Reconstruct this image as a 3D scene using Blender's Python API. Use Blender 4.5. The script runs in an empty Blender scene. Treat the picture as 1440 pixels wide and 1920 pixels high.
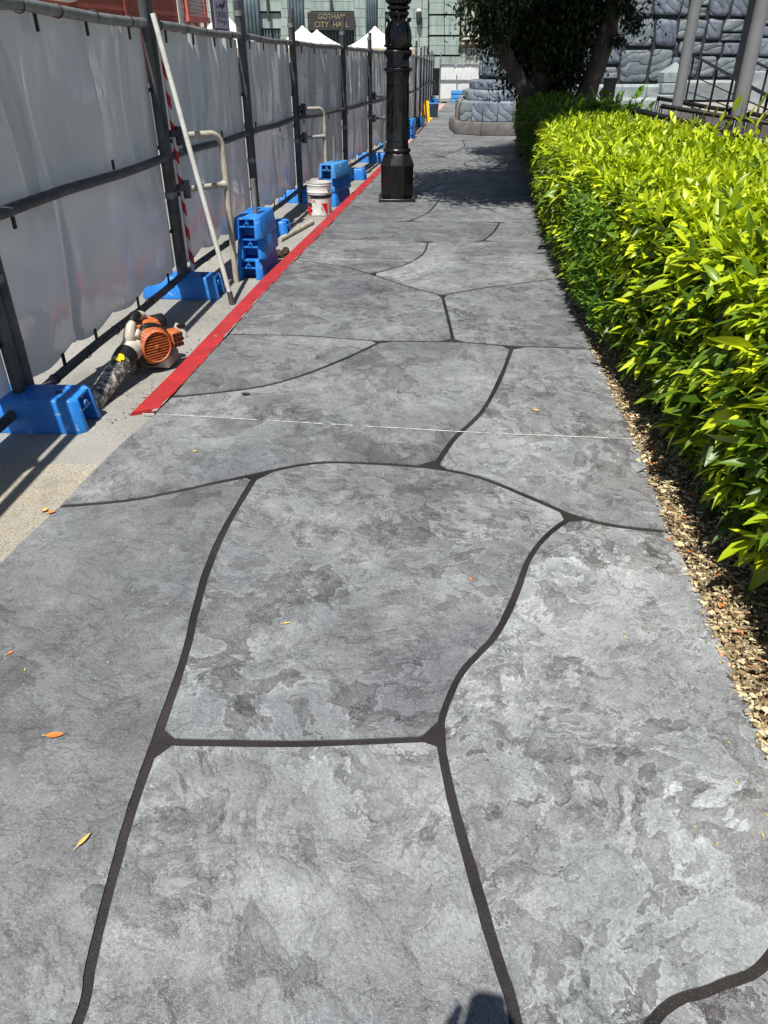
import bpy, math, random
import numpy as np
from mathutils import Vector, Matrix, noise as mnoise
from mathutils.geometry import tessellate_polygon

random.seed(7)
rng = np.random.default_rng(7)
R = math.radians
scene = bpy.context.scene
COL = scene.collection

# ------------------------------------------------------------------ camera, sky, sun, exposure
FPX, CX, CY, HY, H = 1358.0, 720.0, 960.0, 125.0, 1.5      # photograph: 1440 x 1920 px
TH = math.atan((CY - HY) / FPX)
cam_d = bpy.data.cameras.new("camera")
cam = bpy.data.objects.new("camera", cam_d)
COL.objects.link(cam)
cam.location = (0, 0, H)
cam.rotation_euler = (math.pi / 2 - TH, 0, 0)
cam_d.sensor_fit = 'VERTICAL'
cam_d.sensor_height = 36.0
cam_d.lens = 36.0 * FPX / 1920.0
cam_d.clip_start = 0.02
cam_d.clip_end = 5000
scene.camera = cam

SUN_AZ, SUN_EL = 20.0, 63.0        # shadows fall forward and 20 degrees to the right
world = bpy.data.worlds.new("World")
scene.world = world
world.use_nodes = True
wn = world.node_tree
sky = wn.nodes.new("ShaderNodeTexSky")
sky.sky_type = 'NISHITA'
sky.sun_disc = False
sky.sun_elevation = R(SUN_EL)
sky.sun_rotation = R(180 + SUN_AZ)
sky.air_density = 1.0
sky.dust_density = 0.6
wn.links.new(sky.outputs[0], wn.nodes["Background"].inputs[0])
wn.nodes["Background"].inputs[1].default_value = 0.055

sun_d = bpy.data.lights.new("sun", 'SUN')
sun_d.energy = 5.0
sun_d.angle = R(0.5)
sun_d.color = (1.0, 0.955, 0.88)
sun = bpy.data.objects.new("sun", sun_d)
COL.objects.link(sun)
ldir = Vector((math.sin(R(SUN_AZ)) * math.cos(R(SUN_EL)), math.cos(R(SUN_AZ)) * math.cos(R(SUN_EL)), -math.sin(R(SUN_EL))))
sun.rotation_euler = ldir.to_track_quat('-Z', 'Y').to_euler()
sun.location = (-5, -12, 20)

vs = scene.view_settings
vs.view_transform = 'Standard'
vs.look = 'None'
vs.exposure = 0.45
vs.gamma = 1.0
scene.render.engine = 'CYCLES'
scene.cycles.use_adaptive_sampling = True
scene.cycles.max_bounces = 6
scene.cycles.diffuse_bounces = 4
scene.cycles.glossy_bounces = 3
scene.cycles.transmission_bounces = 4
scene.cycles.transparent_max_bounces = 6
scene.cycles.sample_clamp_indirect = 6.0
try:
    scene.cycles.use_denoising = True
except Exception:
    pass

# ------------------------------------------------------------------ pixel to place helpers
def ray(u, v):
    x = (u - CX) / FPX
    y = -(v - CY) / FPX
    return Vector((x, math.cos(TH) + y * math.sin(TH), -math.sin(TH) + y * math.cos(TH)))
def gnd(u, v, z=0.0):
    r = ray(u, v)
    t = (z - H) / r.z
    return Vector((r.x * t, r.y * t, z))
def atY(u, v, Y):
    r = ray(u, v)
    t = Y / r.y
    return Vector((r.x * t, Y, H + r.z * t))
def interp(tab, t):
    if t <= tab[0][0]: return tab[0][1]
    for (a, va), (b, vb) in zip(tab, tab[1:]):
        if t <= b: return va + (vb - va) * (t - a) / (b - a)
    return tab[-1][1]
def sstep(a, b, x):
    t = min(1, max(0, (x - a) / (b - a)))
    return t * t * (3 - 2 * t)
LEFT = [(-3.0, -1.85), (0.5, -1.5), (2.1, -1.36), (2.48, -1.31), (3.0, -1.235), (3.36, -1.165), (4.05, -1.085), (6.15, -0.885), (7.72, -0.70), (13.33, -0.04), (19.13, 0.64), (36.5, 2.60), (43.0, 3.33)]
RIGHT = [(-3.0, 0.80), (0.3, 0.91), (1.28, 0.99), (2.29, 1.09), (3.12, 1.19), (4.42, 1.31), (6.77, 1.54), (10.09, 1.93), (19.87, 3.13), (43.0, 6.0)]
def xl(Y): return interp(LEFT, Y)
def xr(Y): return interp(RIGHT, Y)
def zs(Y): return -0.006 - 0.074 * sstep(3.0, 4.8, Y)      # the roadway dips away from the path behind the crossing

# ------------------------------------------------------------------ mesh builder and scene graph helpers
ORG = {}
class MB:
    def __init__(s):
        s.v = []; s.f = []
    def add(s, verts, faces):
        o = len(s.v)
        s.v.extend([Vector(p) for p in verts])
        s.f.extend([tuple(i + o for i in f) for f in faces])
        return s
    def box(s, c, size, rz=0.0, top=1.0, m=None):
        hx, hy, hz = size[0] / 2, size[1] / 2, size[2] / 2
        pts = []
        for z, k in ((-hz, 1.0), (hz, top)):
            for x, y in ((-hx, -hy), (hx, -hy), (hx, hy), (-hx, hy)):
                p = Vector((x * k, y * k, z))
                if m is not None: p = m @ p
                elif rz: p = Matrix.Rotation(rz, 3, 'Z') @ p
                pts.append(p + Vector(c))
        return s.add(pts, [(0, 3, 2, 1), (4, 5, 6, 7), (0, 1, 5, 4), (1, 2, 6, 5), (2, 3, 7, 6), (3, 0, 4, 7)])
    def tube(s, pts, rad, seg=12, cap=True):
        pts = [Vector(p) for p in pts]
        n = len(pts)
        if not hasattr(rad, '__len__'): rad = [rad] * n
        t0 = (pts[1] - pts[0]).normalized()
        ref = Vector((0, 0, 1)) if abs(t0.z) < 0.9 else Vector((1, 0, 0))
        a = t0.cross(ref).normalized()
        vs_, fs = [], []
        for i in range(n):
            if i == 0: t = pts[1] - pts[0]
            elif i == n - 1: t = pts[-1] - pts[-2]
            else: t = (pts[i + 1] - pts[i]).normalized() + (pts[i] - pts[i - 1]).normalized()
            t.normalize()
            a = (a - t * a.dot(t)).normalized()
            b = t.cross(a)
            for k in range(seg):
                w = 2 * math.pi * k / seg
                vs_.append(pts[i] + (a * math.cos(w) + b * math.sin(w)) * rad[i])
        for i in range(n - 1):
            for k in range(seg):
                k2 = (k + 1) % seg
                fs.append((i * seg + k, i * seg + k2, (i + 1) * seg + k2, (i + 1) * seg + k))
        if cap:
            fs.append(tuple(range(seg - 1, -1, -1)))
            fs.append(tuple((n - 1) * seg + k for k in range(seg)))
        return s.add(vs_, fs)
    def lathe(s, prof, c=(0, 0, 0), seg=24, phase=0.0, m=None, cap=True):
        vs_, fs = [], []
        for r, z in prof:
            for k in range(seg):
                w = 2 * math.pi * k / seg + phase
                p = Vector((r * math.cos(w), r * math.sin(w), z))
                if m is not None: p = m @ p
                vs_.append(p + Vector(c))
        n = len(prof)
        for i in range(n - 1):
            for k in range(seg):
                k2 = (k + 1) % seg
                fs.append((i * seg + k, i * seg + k2, (i + 1) * seg + k2, (i + 1) * seg + k))
        if cap:
            fs.append(tuple(range(seg - 1, -1, -1)))
            fs.append(tuple((n - 1) * seg + k for k in range(seg)))
        return s.add(vs_, fs)
    def prism(s, poly, z0, z1):
        n = len(poly)
        vs_ = [Vector((p[0], p[1], z0)) for p in poly] + [Vector((p[0], p[1], z1)) for p in poly]
        fs = [tuple(range(n - 1, -1, -1)), tuple(range(n, 2 * n))]
        for i in range(n):
            j = (i + 1) % n
            fs.append((i, j, n + j, n + i))
        return s.add(vs_, fs)
    def ball(s, c, r, seg=12, rings=8, sc=(1, 1, 1), m=None, rough=0.0, seed=0):
        vs_, fs = [], []
        for i in range(rings + 1):
            ph = math.pi * i / rings
            for k in range(seg):
                w = 2 * math.pi * k / seg
                p = Vector((math.sin(ph) * math.cos(w) * sc[0], math.sin(ph) * math.sin(w) * sc[1], math.cos(ph) * sc[2])) * r
                if rough: p *= 1 + rough * mnoise.noise(p * (2.2 / r) + Vector((seed, seed, 0)))
                if m is not None: p = m @ p
                vs_.append(p + Vector(c))
        for i in range(rings):
            for k in range(seg):
                k2 = (k + 1) % seg
                fs.append((i * seg + k, (i + 1) * seg + k, (i + 1) * seg + k2, i * seg + k2))
        return s.add(vs_, fs)
    def build(s, name, mat, parent=None, smooth=False, bevel=0.0, bseg=2, label=None, cat=None, group=None, kind=None, angle=None, subd=0):
        org = ORG.get(parent.name, Vector((0, 0, 0))) if parent else Vector((0, 0, 0))
        me = bpy.data.meshes.new(name)
        me.from_pydata([tuple(p - org) for p in s.v], [], s.f)
        me.update()
        if smooth:
            me.polygons.foreach_set('use_smooth', [True] * len(me.polygons))
        o = bpy.data.objects.new(name, me)
        COL.objects.link(o)
        if mat: me.materials.append(mat)
        if parent: o.parent = parent
        ORG[o.name] = org
        if angle is not None:
            me.polygons.foreach_set('use_smooth', [True] * len(me.polygons))
            me.set_sharp_from_angle(angle=R(angle))
        if bevel:
            b = o.modifiers.new('bevel', 'BEVEL'); b.width = bevel; b.segments = bseg; b.limit_method = 'ANGLE'; b.angle_limit = R(35)
            me.polygons.foreach_set('use_smooth', [True] * len(me.polygons))
            me.set_sharp_from_angle(angle=R(50))
        if subd:
            b = o.modifiers.new('subsurf', 'SUBSURF'); b.levels = subd; b.render_levels = subd
        tag(o, label, cat, group, kind)
        return o

def tag(o, label=None, cat=None, group=None, kind=None):
    if label: o['label'] = label
    if cat: o['category'] = cat
    if group: o['group'] = group
    if kind: o['kind'] = kind
    return o
def thing(name, label, cat, loc=(0, 0, 0), rz=0.0, group=None, local=False):
    o = bpy.data.objects.new(name, None)
    o.empty_display_size = 0.1
    COL.objects.link(o)
    o.location = loc
    o.rotation_euler = (0, 0, rz)
    ORG[o.name] = Vector((0, 0, 0)) if (local or rz) else Vector(loc)
    return tag(o, label, cat, group)
def copy_tree(o, parent=None):
    c = o.copy(); COL.objects.link(c); c.parent = parent
    for ch in [x for x in list(bpy.data.objects) if x.parent == o]:
        copy_tree(ch, c)
    return c
def np_mesh(name, V, T, mat, parent=None, smooth=True):
    """Vertices (n,3) and triangles (m,3) as one mesh object, fast."""
    org = ORG.get(parent.name, Vector((0, 0, 0))) if parent else Vector((0, 0, 0))
    V = np.asarray(V, dtype=np.float32) - np.array(org, dtype=np.float32)
    T = np.asarray(T, dtype=np.int32)
    me = bpy.data.meshes.new(name)
    me.vertices.add(len(V)); me.vertices.foreach_set('co', V.ravel())
    me.loops.add(T.size); me.loops.foreach_set('vertex_index', T.ravel())
    me.polygons.add(len(T))
    me.polygons.foreach_set('loop_start', np.arange(0, T.size, 3, dtype=np.int32))
    me.polygons.foreach_set('loop_total', np.full(len(T), 3, dtype=np.int32))
    me.polygons.foreach_set('use_smooth', np.full(len(T), smooth))
    me.update(calc_edges=True)
    me.materials.append(mat)
    o = bpy.data.objects.new(name, me)
    COL.objects.link(o)
    if parent: o.parent = parent
    ORG[o.name] = org
    return o
def text_mesh(txt, size, align='CENTER', extrude=0.0, sx=1.0):
    cu = bpy.data.curves.new('t', 'FONT')
    cu.body = txt; cu.size = size; cu.align_x = align; cu.align_y = 'CENTER'; cu.extrude = extrude; cu.resolution_u = 3
    o = bpy.data.objects.new('t', cu); COL.objects.link(o)
    dg = bpy.context.evaluated_depsgraph_get()
    me = bpy.data.meshes.new_from_object(o.evaluated_get(dg))
    vs_ = [Vector((v.co.x * sx, v.co.y, v.co.z)) for v in me.vertices]
    fs = [tuple(p.vertices) for p in me.polygons]
    bpy.data.objects.remove(o); bpy.data.curves.remove(cu); bpy.data.meshes.remove(me)
    return vs_, fs

# ------------------------------------------------------------------ materials
def newmat(name):
    m = bpy.data.materials.new(name); m.use_nodes = True
    nt = m.node_tree
    return m, nt, nt.nodes["Principled BSDF"], nt.nodes["Material Output"]
def nd(nt, typ, ins=None, **props):
    n = nt.nodes.new(typ)
    for k, v in props.items(): setattr(n, k, v)
    for k, v in (ins or {}).items():
        if hasattr(v, 'is_output') or isinstance(v, bpy.types.NodeSocket): nt.links.new(v, n.inputs[k])
        else: n.inputs[k].default_value = v
    return n
def pos(nt, scale=(1, 1, 1), rot=(0, 0, 0), loc=(0, 0, 0)):
    g = nd(nt, "ShaderNodeNewGeometry")
    mp = nd(nt, "ShaderNodeMapping", {'Vector': g.outputs['Position'], 'Scale': scale, 'Rotation': rot, 'Location': loc})
    return mp.outputs[0]
def nz(nt, vec, scale, detail=5, rough=0.55, dist=0.0):
    return nd(nt, "ShaderNodeTexNoise", {'Vector': vec, 'Scale': scale, 'Detail': detail, 'Roughness': rough, 'Distortion': dist}).outputs['Fac']
def ramp(nt, fac, stops, interp_='LINEAR'):
    n = nd(nt, "ShaderNodeValToRGB", {'Fac': fac})
    cr = n.color_ramp; cr.interpolation = interp_
    while len(cr.elements) < len(stops): cr.elements.new(0.5)
    for e, (p, c) in zip(cr.elements, stops):
        e.position = p
        e.color = c if hasattr(c, '__len__') and len(c) == 4 else ((*c, 1) if hasattr(c, '__len__') else (c, c, c, 1))
    return n.outputs['Color']
def mixc(nt, fac, a, b, mode='MIX'):
    n = nt.nodes.new("ShaderNodeMix"); n.data_type = 'RGBA'; n.blend_type = mode
    for sock, v in ((n.inputs[0], fac), (n.inputs[6], a), (n.inputs[7], b)):
        if isinstance(v, bpy.types.NodeSocket): nt.links.new(v, sock)
        else: sock.default_value = (*v, 1) if hasattr(v, '__len__') and len(v) == 3 else v
    return n.outputs[2]
def mth(nt, op, a, b=None, c=None, clamp=False):
    n = nt.nodes.new("ShaderNodeMath"); n.operation = op; n.use_clamp = clamp
    for i, v in enumerate((a, b, c)):
        if v is None: continue
        if isinstance(v, bpy.types.NodeSocket): nt.links.new(v, n.inputs[i])
        else: n.inputs[i].default_value = v
    return n.outputs[0]
def bump(nt, h, strength=0.3, dist=0.01, normal=None):
    ins = {'Height': h, 'Strength': strength, 'Distance': dist}
    if normal is not None: ins['Normal'] = normal
    return nd(nt, "ShaderNodeBump", ins).outputs[0]
def pm(name, c1, c2=None, scale=6.0, rough=0.6, metal=0.0, bmp=0.15, bscale=60.0, bdist=0.004, spec=0.4, speck=None, speck_scale=200.0, speck_at=0.62, stretch=(1, 1, 1), wear=None, wear_scale=9.0, wear_at=0.62, coat=0.0):
    """Plain surface: two-tone cloudy colour, fine relief, optional specks and worn patches."""
    m, nt, b, out = newmat(name)
    p = pos(nt, stretch)
    c2 = c2 or tuple(x * 0.72 for x in c1)
    col = ramp(nt, nz(nt, p, scale, 6, 0.6), [(0.35, c2), (0.65, c1)])
    rg = mth(nt, 'MULTIPLY_ADD', nz(nt, p, scale * 2.3, 4), 0.3, rough - 0.15, clamp=True)
    if wear:
        w = ramp(nt, nz(nt, p, wear_scale, 9, 0.68, 0.4), [(wear_at, 0.0), (wear_at + 0.04, 1.0)])
        col = mixc(nt, w, col, wear)
    if speck:
        sp = ramp(nt, nz(nt, p, speck_scale, 2, 0.5), [(speck_at, 0.0), (speck_at + 0.05, 1.0)])
        col = mixc(nt, sp, col, speck)
    nt.links.new(col, b.inputs['Base Color'])
    nt.links.new(rg, b.inputs['Roughness'])
    b.inputs['Metallic'].default_value = metal
    b.inputs['Specular IOR Level'].default_value = spec
    if coat: b.inputs['Coat Weight'].default_value = coat; b.inputs['Coat Roughness'].default_value = 0.15
    if bmp:
        nt.links.new(bump(nt, nz(nt, p, bscale, 5, 0.6), bmp, bdist), b.inputs['Normal'])
    return m
M = {}
def make_path_mat():
    m, nt, b, out = newmat("stamped_concrete")
    # each stone has its own offset and its own tone (object colour: tone, flake strength)
    oi = nd(nt, "ShaderNodeObjectInfo")
    oc = nd(nt, "ShaderNodeSeparateColor", {0: oi.outputs['Color']})
    tone, flak = oc.outputs[0], oc.outputs[1]
    offv = nd(nt, "ShaderNodeCombineXYZ", {0: mth(nt, 'MULTIPLY', oi.outputs['Random'], 41.0), 1: mth(nt, 'MULTIPLY', oi.outputs['Random'], 17.0), 2: 0.0}).outputs[0]
    gp = nd(nt, "ShaderNodeNewGeometry").outputs['Position']
    spin = nd(nt, "ShaderNodeVectorRotate", {'Vector': gp, 'Angle': mth(nt, 'MULTIPLY', oi.outputs['Random'], 6.0)}, rotation_type='Z_AXIS').outputs[0]
    p = nd(nt, "ShaderNodeVectorMath", {0: spin, 1: offv}, operation='ADD').outputs[0]
    def pos(nt_, scale=(1, 1, 1), rot=(0, 0, 0), loc=(0, 0, 0)):
        return nd(nt, "ShaderNodeMapping", {'Vector': p, 'Scale': scale, 'Rotation': rot, 'Location': loc}).outputs[0]
    warp = nd(nt, "ShaderNodeTexNoise", {'Vector': p, 'Scale': 2.3, 'Detail': 4.0})
    wv = nd(nt, "ShaderNodeVectorMath", {0: warp.outputs['Color']}, operation='SCALE'); wv.inputs['Scale'].default_value = 0.30
    pv = nd(nt, "ShaderNodeVectorMath", {0: p, 1: wv.outputs[0]}, operation='ADD').outputs[0]
    def terrace(vec, scale, k, rough):
        n_ = nz(nt, vec, scale, 12, rough, 0.0)
        t = mth(nt, 'MULTIPLY', n_, k)
        return mth(nt, 'FRACT', t), mth(nt, 'FLOOR', t)
    def gray(x): return nd(nt, "ShaderNodeCombineXYZ", {0: x, 1: x, 2: x}).outputs[0]
    fr1, fl1 = terrace(pv, 2.2, 7.0, 0.60)
    fr2, fl2 = terrace(nd(nt, "ShaderNodeVectorMath", {0: pv, 1: (1.0, 1.2, 1.0)}, operation='MULTIPLY').outputs[0], 5.2, 6.0, 0.62)
    fr3, fl3 = terrace(pv, 13.0, 4.0, 0.62)
    prof = [(0.0, 1.30), (0.05, 1.26), (0.075, 0.60), (0.22, 0.80), (0.55, 1.0), (1.0, 1.06)]
    s1, s2, s3 = (ramp(nt, f, prof) for f in (fr1, fr2, fr3))
    where = ramp(nt, nz(nt, p, 1.1, 5, 0.6), [(0.40, 0.12), (0.62, 1.0)])
    where2 = ramp(nt, nz(nt, pos(nt, loc=(5.3, 2.1, 0)), 1.9, 6, 0.62), [(0.42, 0.05), (0.60, 0.95)])
    where3 = ramp(nt, nz(nt, pos(nt, loc=(1.3, 9.1, 0)), 2.6, 6, 0.62), [(0.46, 0.0), (0.64, 0.8)])
    big = nz(nt, p, 0.75, 6, 0.62, 0.2)
    base = ramp(nt, big, [(0.30, (0.155, 0.163, 0.172)), (0.46, (0.212, 0.220, 0.223)), (0.60, (0.275, 0.285, 0.286)), (0.72, (0.325, 0.335, 0.340))])
    tint = ramp(nt, nz(nt, p, 1.7, 7, 0.6, 0.3), [(0.34, (0.90, 0.87, 0.90)), (0.5, (1, 1, 1)), (0.66, (0.98, 1.005, 1.02))])
    col = mixc(nt, 1.0, base, tint, 'MULTIPLY')
    wn1 = nd(nt, "ShaderNodeTexWhiteNoise", {'W': fl1}, noise_dimensions='1D').outputs['Value']
    wn2 = nd(nt, "ShaderNodeTexWhiteNoise", {'W': mth(nt, 'ADD', fl2, 31.0)}, noise_dimensions='1D').outputs['Value']
    lv = mth(nt, 'MULTIPLY', mth(nt, 'MULTIPLY_ADD', wn1, 0.22, 0.88), mth(nt, 'MULTIPLY_ADD', wn2, 0.26, 0.86))
    col = mixc(nt, 0.9, col, gray(lv), 'MULTIPLY')
    col = mixc(nt, where, col, s1, 'MULTIPLY')
    col = mixc(nt, where2, col, s2, 'MULTIPLY')
    col = mixc(nt, where3, col, s3, 'MULTIPLY')
    # recessed flakes: ragged darker patches with a pale worn rim, in three sizes
    for k_, (sc_f, off, thr, dark) in enumerate(((3.1, (2.1, 4.4, 0), 0.55, 0.68), (6.2, (8.1, 1.4, 0), 0.55, 0.64), (12.0, (4.1, 6.4, 0), 0.58, 0.56))):
        q_ = nd(nt, "ShaderNodeVectorMath", {0: pv, 1: off}, operation='ADD').outputs[0]
        q_ = nd(nt, "ShaderNodeVectorMath", {0: q_, 1: (0.9, 1.15, 1.0)}, operation='MULTIPLY').outputs[0]
        nf_ = nz(nt, q_, sc_f, 13, 0.60, 0.0)
        flk = ramp(nt, nf_, [(thr - 0.030, (1, 1, 1)), (thr - 0.014, (1.30, 1.31, 1.31)), (thr - 0.002, (1.25, 1.26, 1.26)), (thr + 0.004, (dark * 0.92, dark * 0.87, dark * 0.86)), (thr + 0.09, (dark * 1.3, dark * 1.25, dark * 1.24))])
        amt = ramp(nt, nz(nt, pos(nt, loc=(off[1], off[0], 0)), 0.9, 5, 0.6), [(0.36, 0.12), (0.58, 1.0)])
        col = mixc(nt, mth(nt, 'MULTIPLY', amt, flak), col, flk, 'MULTIPLY')
    # stains: broad dark drifts and small dark scabs
    st = ramp(nt, nz(nt, pv, 1.0, 10, 0.68, 0.3), [(0.52, 0.0), (0.70, 1.0)])
    col = mixc(nt, mth(nt, 'MULTIPLY', st, 0.50), col, (0.105, 0.102, 0.108))
    sc_ = ramp(nt, nz(nt, pv, 9.0, 8, 0.66), [(0.66, 0.0), (0.69, 1.0)])
    col = mixc(nt, mth(nt, 'MULTIPLY', sc_, 0.6), col, (0.075, 0.072, 0.075))
    # pale chalky bloom
    bl_ = ramp(nt, nz(nt, pos(nt, loc=(3.0, 7.0, 0)), 3.2, 9, 0.7), [(0.52, 0.0), (0.72, 1.0)])
    col = mixc(nt, mth(nt, 'MULTIPLY', bl_, 0.35), col, (0.46, 0.475, 0.475))
    gr = nz(nt, p, 430.0, 2, 0.5)
    col = mixc(nt, ramp(nt, gr, [(0.64, 0.0), (0.70, 0.8)]), col, (0.60, 0.61, 0.61))
    fine = ramp(nt, nz(nt, p, 120.0, 5, 0.75), [(0.3, 0.62), (0.7, 1.30)])
    col = mixc(nt, 0.85, col, fine, 'MULTIPLY')
    pit = ramp(nt, nz(nt, p, 60.0, 4, 0.65), [(0.27, 1.0), (0.32, 0.0)])
    col = mixc(nt, mth(nt, 'MULTIPLY', pit, 0.55), col, (0.06, 0.06, 0.065))
    col = nd(nt, "ShaderNodeGamma", {'Color': col, 'Gamma': 1.16}).outputs[0]
    tn_ = mth(nt, 'MULTIPLY', tone, 1.27)
    col = mixc(nt, 1.0, col, nd(nt, "ShaderNodeCombineXYZ", {0: mth(nt, 'MULTIPLY', tn_, 0.985), 1: mth(nt, 'MULTIPLY', tn_, 0.992), 2: mth(nt, 'MULTIPLY', tn_, 1.012)}).outputs[0], 'MULTIPLY')
    nt.links.new(col, b.inputs['Base Color'])
    nt.links.new(ramp(nt, nz(nt, p, 5.0, 6), [(0.3, 0.40), (0.7, 0.68)]), b.inputs['Roughness'])
    b.inputs['Specular IOR Level'].default_value = 0.45
    def lvl(fr, fl, w, amp): return mth(nt, 'MULTIPLY', mth(nt, 'MULTIPLY', mth(nt, 'ADD', fl, mth(nt, 'POWER', fr, 0.2)), w), amp)
    hgt = mth(nt, 'ADD', lvl(fr1, fl1, 1.0, 1.0), mth(nt, 'ADD', lvl(fr2, fl2, 1.0, 0.7), lvl(fr3, fl3, 1.0, 0.3)))
    nb = bump(nt, hgt, 0.9, 0.005)
    strk = nz(nt, pos(nt, (14, 60, 14), (0, 0, R(35))), 3.0, 6, 0.68)
    nb = bump(nt, strk, 0.22, 0.004, nb)
    nb = bump(nt, nz(nt, p, 230.0, 3, 0.7), 0.5, 0.002, nb)
    nt.links.new(nb, b.inputs['Normal'])
    return m

def make_street_mat(name, lo, hi, tanc, amt):
    m, nt, b, out = newmat(name)
    p = pos(nt)
    base = ramp(nt, nz(nt, p, 0.8, 5, 0.6, 0.3), [(0.35, lo), (0.62, hi)])
    tan = ramp(nt, nz(nt, p, 1.6, 6, 0.65, 0.6), [(0.45, 0.0), (0.62, 1.0)])
    base = mixc(nt, mth(nt, 'MULTIPLY', tan, amt), base, tanc)
    agg = ramp(nt, nz(nt, p, 170.0, 3, 0.6), [(0.36, (0.45, 0.44, 0.42)), (0.5, (1, 1, 1)), (0.64, (1.32, 1.30, 1.25))])
    col = mixc(nt, 0.8, base, agg, 'MULTIPLY')
    st = ramp(nt, nz(nt, p, 3.2, 9, 0.7, 0.5), [(0.55, 0.0), (0.68, 1.0)])
    col = mixc(nt, mth(nt, 'MULTIPLY', st, 0.45), col, (0.15, 0.14, 0.125))
    dk = ramp(nt, nz(nt, p, 38.0, 5, 0.7), [(0.66, 0.0), (0.70, 1.0)])
    col = mixc(nt, mth(nt, 'MULTIPLY', dk, 0.7), col, (0.07, 0.06, 0.05))
    nt.links.new(col, b.inputs['Base Color'])
    b.inputs['Roughness'].default_value = 0.85
    nb = bump(nt, nz(nt, p, 190.0, 3, 0.65), 0.6, 0.004)
    nb = bump(nt, nz(nt, p, 14.0, 5, 0.6), 0.3, 0.01, nb)
    nt.links.new(nb, b.inputs['Normal'])
    return m

def make_leaf_mat(name, dark, mid, light, trans=0.35, rough=0.38, tcol=None):
    m, nt, b, out = newmat(name)
    g = nd(nt, "ShaderNodeNewGeometry")
    oi = nd(nt, "ShaderNodeObjectInfo")
    rnd = mth(nt, 'FRACT', mth(nt, 'ADD', g.outputs['Random Per Island'], oi.outputs['Random']))
    pn = nz(nt, g.outputs['Position'], 1.6, 3)
    f = mth(nt, 'ADD', mth(nt, 'MULTIPLY', rnd, 0.65), mth(nt, 'MULTIPLY', pn, 0.45))
    col = ramp(nt, f, [(0.15, dark), (0.5, mid), (0.88, light), (0.955, light), (0.965, (0.26, 0.15, 0.04))])
    nt.links.new(col, b.inputs['Base Color'])
    b.inputs['Roughness'].default_value = rough
    b.inputs['Specular IOR Level'].default_value = 0.45
    nt.links.new(bump(nt, nz(nt, g.outputs['Position'], 160.0, 2), 0.12, 0.002), b.inputs['Normal'])
    tr = nd(nt, "ShaderNodeBsdfTranslucent")
    nt.links.new(mixc(nt, 1.0, col, tcol or (1.25, 1.25, 0.7), 'MULTIPLY'), tr.inputs['Color'])
    mx = nd(nt, "ShaderNodeMixShader", {0: trans, 1: b.outputs[0], 2: tr.outputs[0]})
    nt.links.new(mx.outputs[0], out.inputs['Surface'])
    return m

def make_vinyl_mat(name, col, trans=0.12, rough=0.3):
    m, nt, b, out = newmat(name)
    p = pos(nt)
    c = ramp(nt, nz(nt, p, 1.1, 5, 0.6), [(0.3, tuple(x * 0.86 for x in col)), (0.7, col)])
    dust = ramp(nt, nz(nt, p, 55.0, 4, 0.75), [(0.70, 0.0), (0.76, 1.0)])
    c = mixc(nt, mth(nt, 'MULTIPLY', dust, 0.5), c, (0.20, 0.19, 0.18))
    nt.links.new(c, b.inputs['Base Color'])
    nt.links.new(ramp(nt, nz(nt, p, 2.0, 4), [(0.3, rough - 0.06), (0.7, rough + 0.1)]), b.inputs['Roughness'])
    b.inputs['Specular IOR Level'].default_value = 0.55
    nt.links.new(bump(nt, nz(nt, pos(nt, (1, 1, 0.35)), 2.2, 3, 0.5, 0.6), 0.22, 0.05), b.inputs['Normal'])
    tr = nd(nt, "ShaderNodeBsdfTranslucent", {'Color': (0.75, 0.78, 0.85, 1)})
    mx = nd(nt, "ShaderNodeMixShader", {0: trans, 1: b.outputs[0], 2: tr.outputs[0]})
    nt.links.new(mx.outputs[0], out.inputs['Surface'])
    return m

def make_castle_mat():
    m, nt, b, out = newmat("carved_grey_stone")
    g = nd(nt, "ShaderNodeNewGeometry"); oi = nd(nt, "ShaderNodeObjectInfo")
    off = nd(nt, "ShaderNodeCombineXYZ", {0: mth(nt, 'MULTIPLY', oi.outputs['Random'], 37.0), 1: mth(nt, 'MULTIPLY', oi.outputs['Random'], 11.0), 2: mth(nt, 'MULTIPLY', oi.outputs['Random'], 23.0)}).outputs[0]
    p = nd(nt, "ShaderNodeVectorMath", {0: g.outputs['Position'], 1: off}, operation='ADD').outputs[0]
    rot = nd(nt, "ShaderNodeVectorRotate", {'Vector': p, 'Angle': mth(nt, 'MULTIPLY_ADD', oi.outputs['Random'], 2.0, -1.0)}, rotation_type='Y_AXIS').outputs[0]
    wv = nd(nt, "ShaderNodeTexWave", {'Vector': rot, 'Scale': 1.5, 'Distortion': 8.0, 'Detail': 3.0, 'Detail Scale': 1.1}, wave_type='BANDS', bands_direction='Z').outputs['Fac']
    crease = ramp(nt, wv, [(0.0, 0.0), (0.09, 0.7), (0.9, 1.0)])
    base = ramp(nt, nz(nt, p, 1.4, 6, 0.62), [(0.3, (0.080, 0.100, 0.125)), (0.5, (0.135, 0.162, 0.185)), (0.7, (0.215, 0.25, 0.27))])
    tint = ramp(nt, oi.outputs['Random'], [(0.0, (0.92, 0.93, 1.12)), (0.5, (1, 1, 1)), (1.0, (0.96, 1.04, 1.0))])
    col = mixc(nt, 1.0, base, tint, 'MULTIPLY')
    ww = ramp(nt, nz(nt, p, 7.0, 8, 0.7), [(0.52, 0.0), (0.72, 1.0)])
    col = mixc(nt, mth(nt, 'MULTIPLY', ww, 0.5), col, (0.38, 0.43, 0.44))
    nt.links.new(col, b.inputs['Base Color'])
    b.inputs['Roughness'].default_value = 0.8
    nb = bump(nt, crease, 0.7, 0.035)
    nb = bump(nt, nz(nt, p, 22.0, 5, 0.65), 0.35, 0.012, nb)
    nt.links.new(nb, b.inputs['Normal'])
    return m

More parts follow.
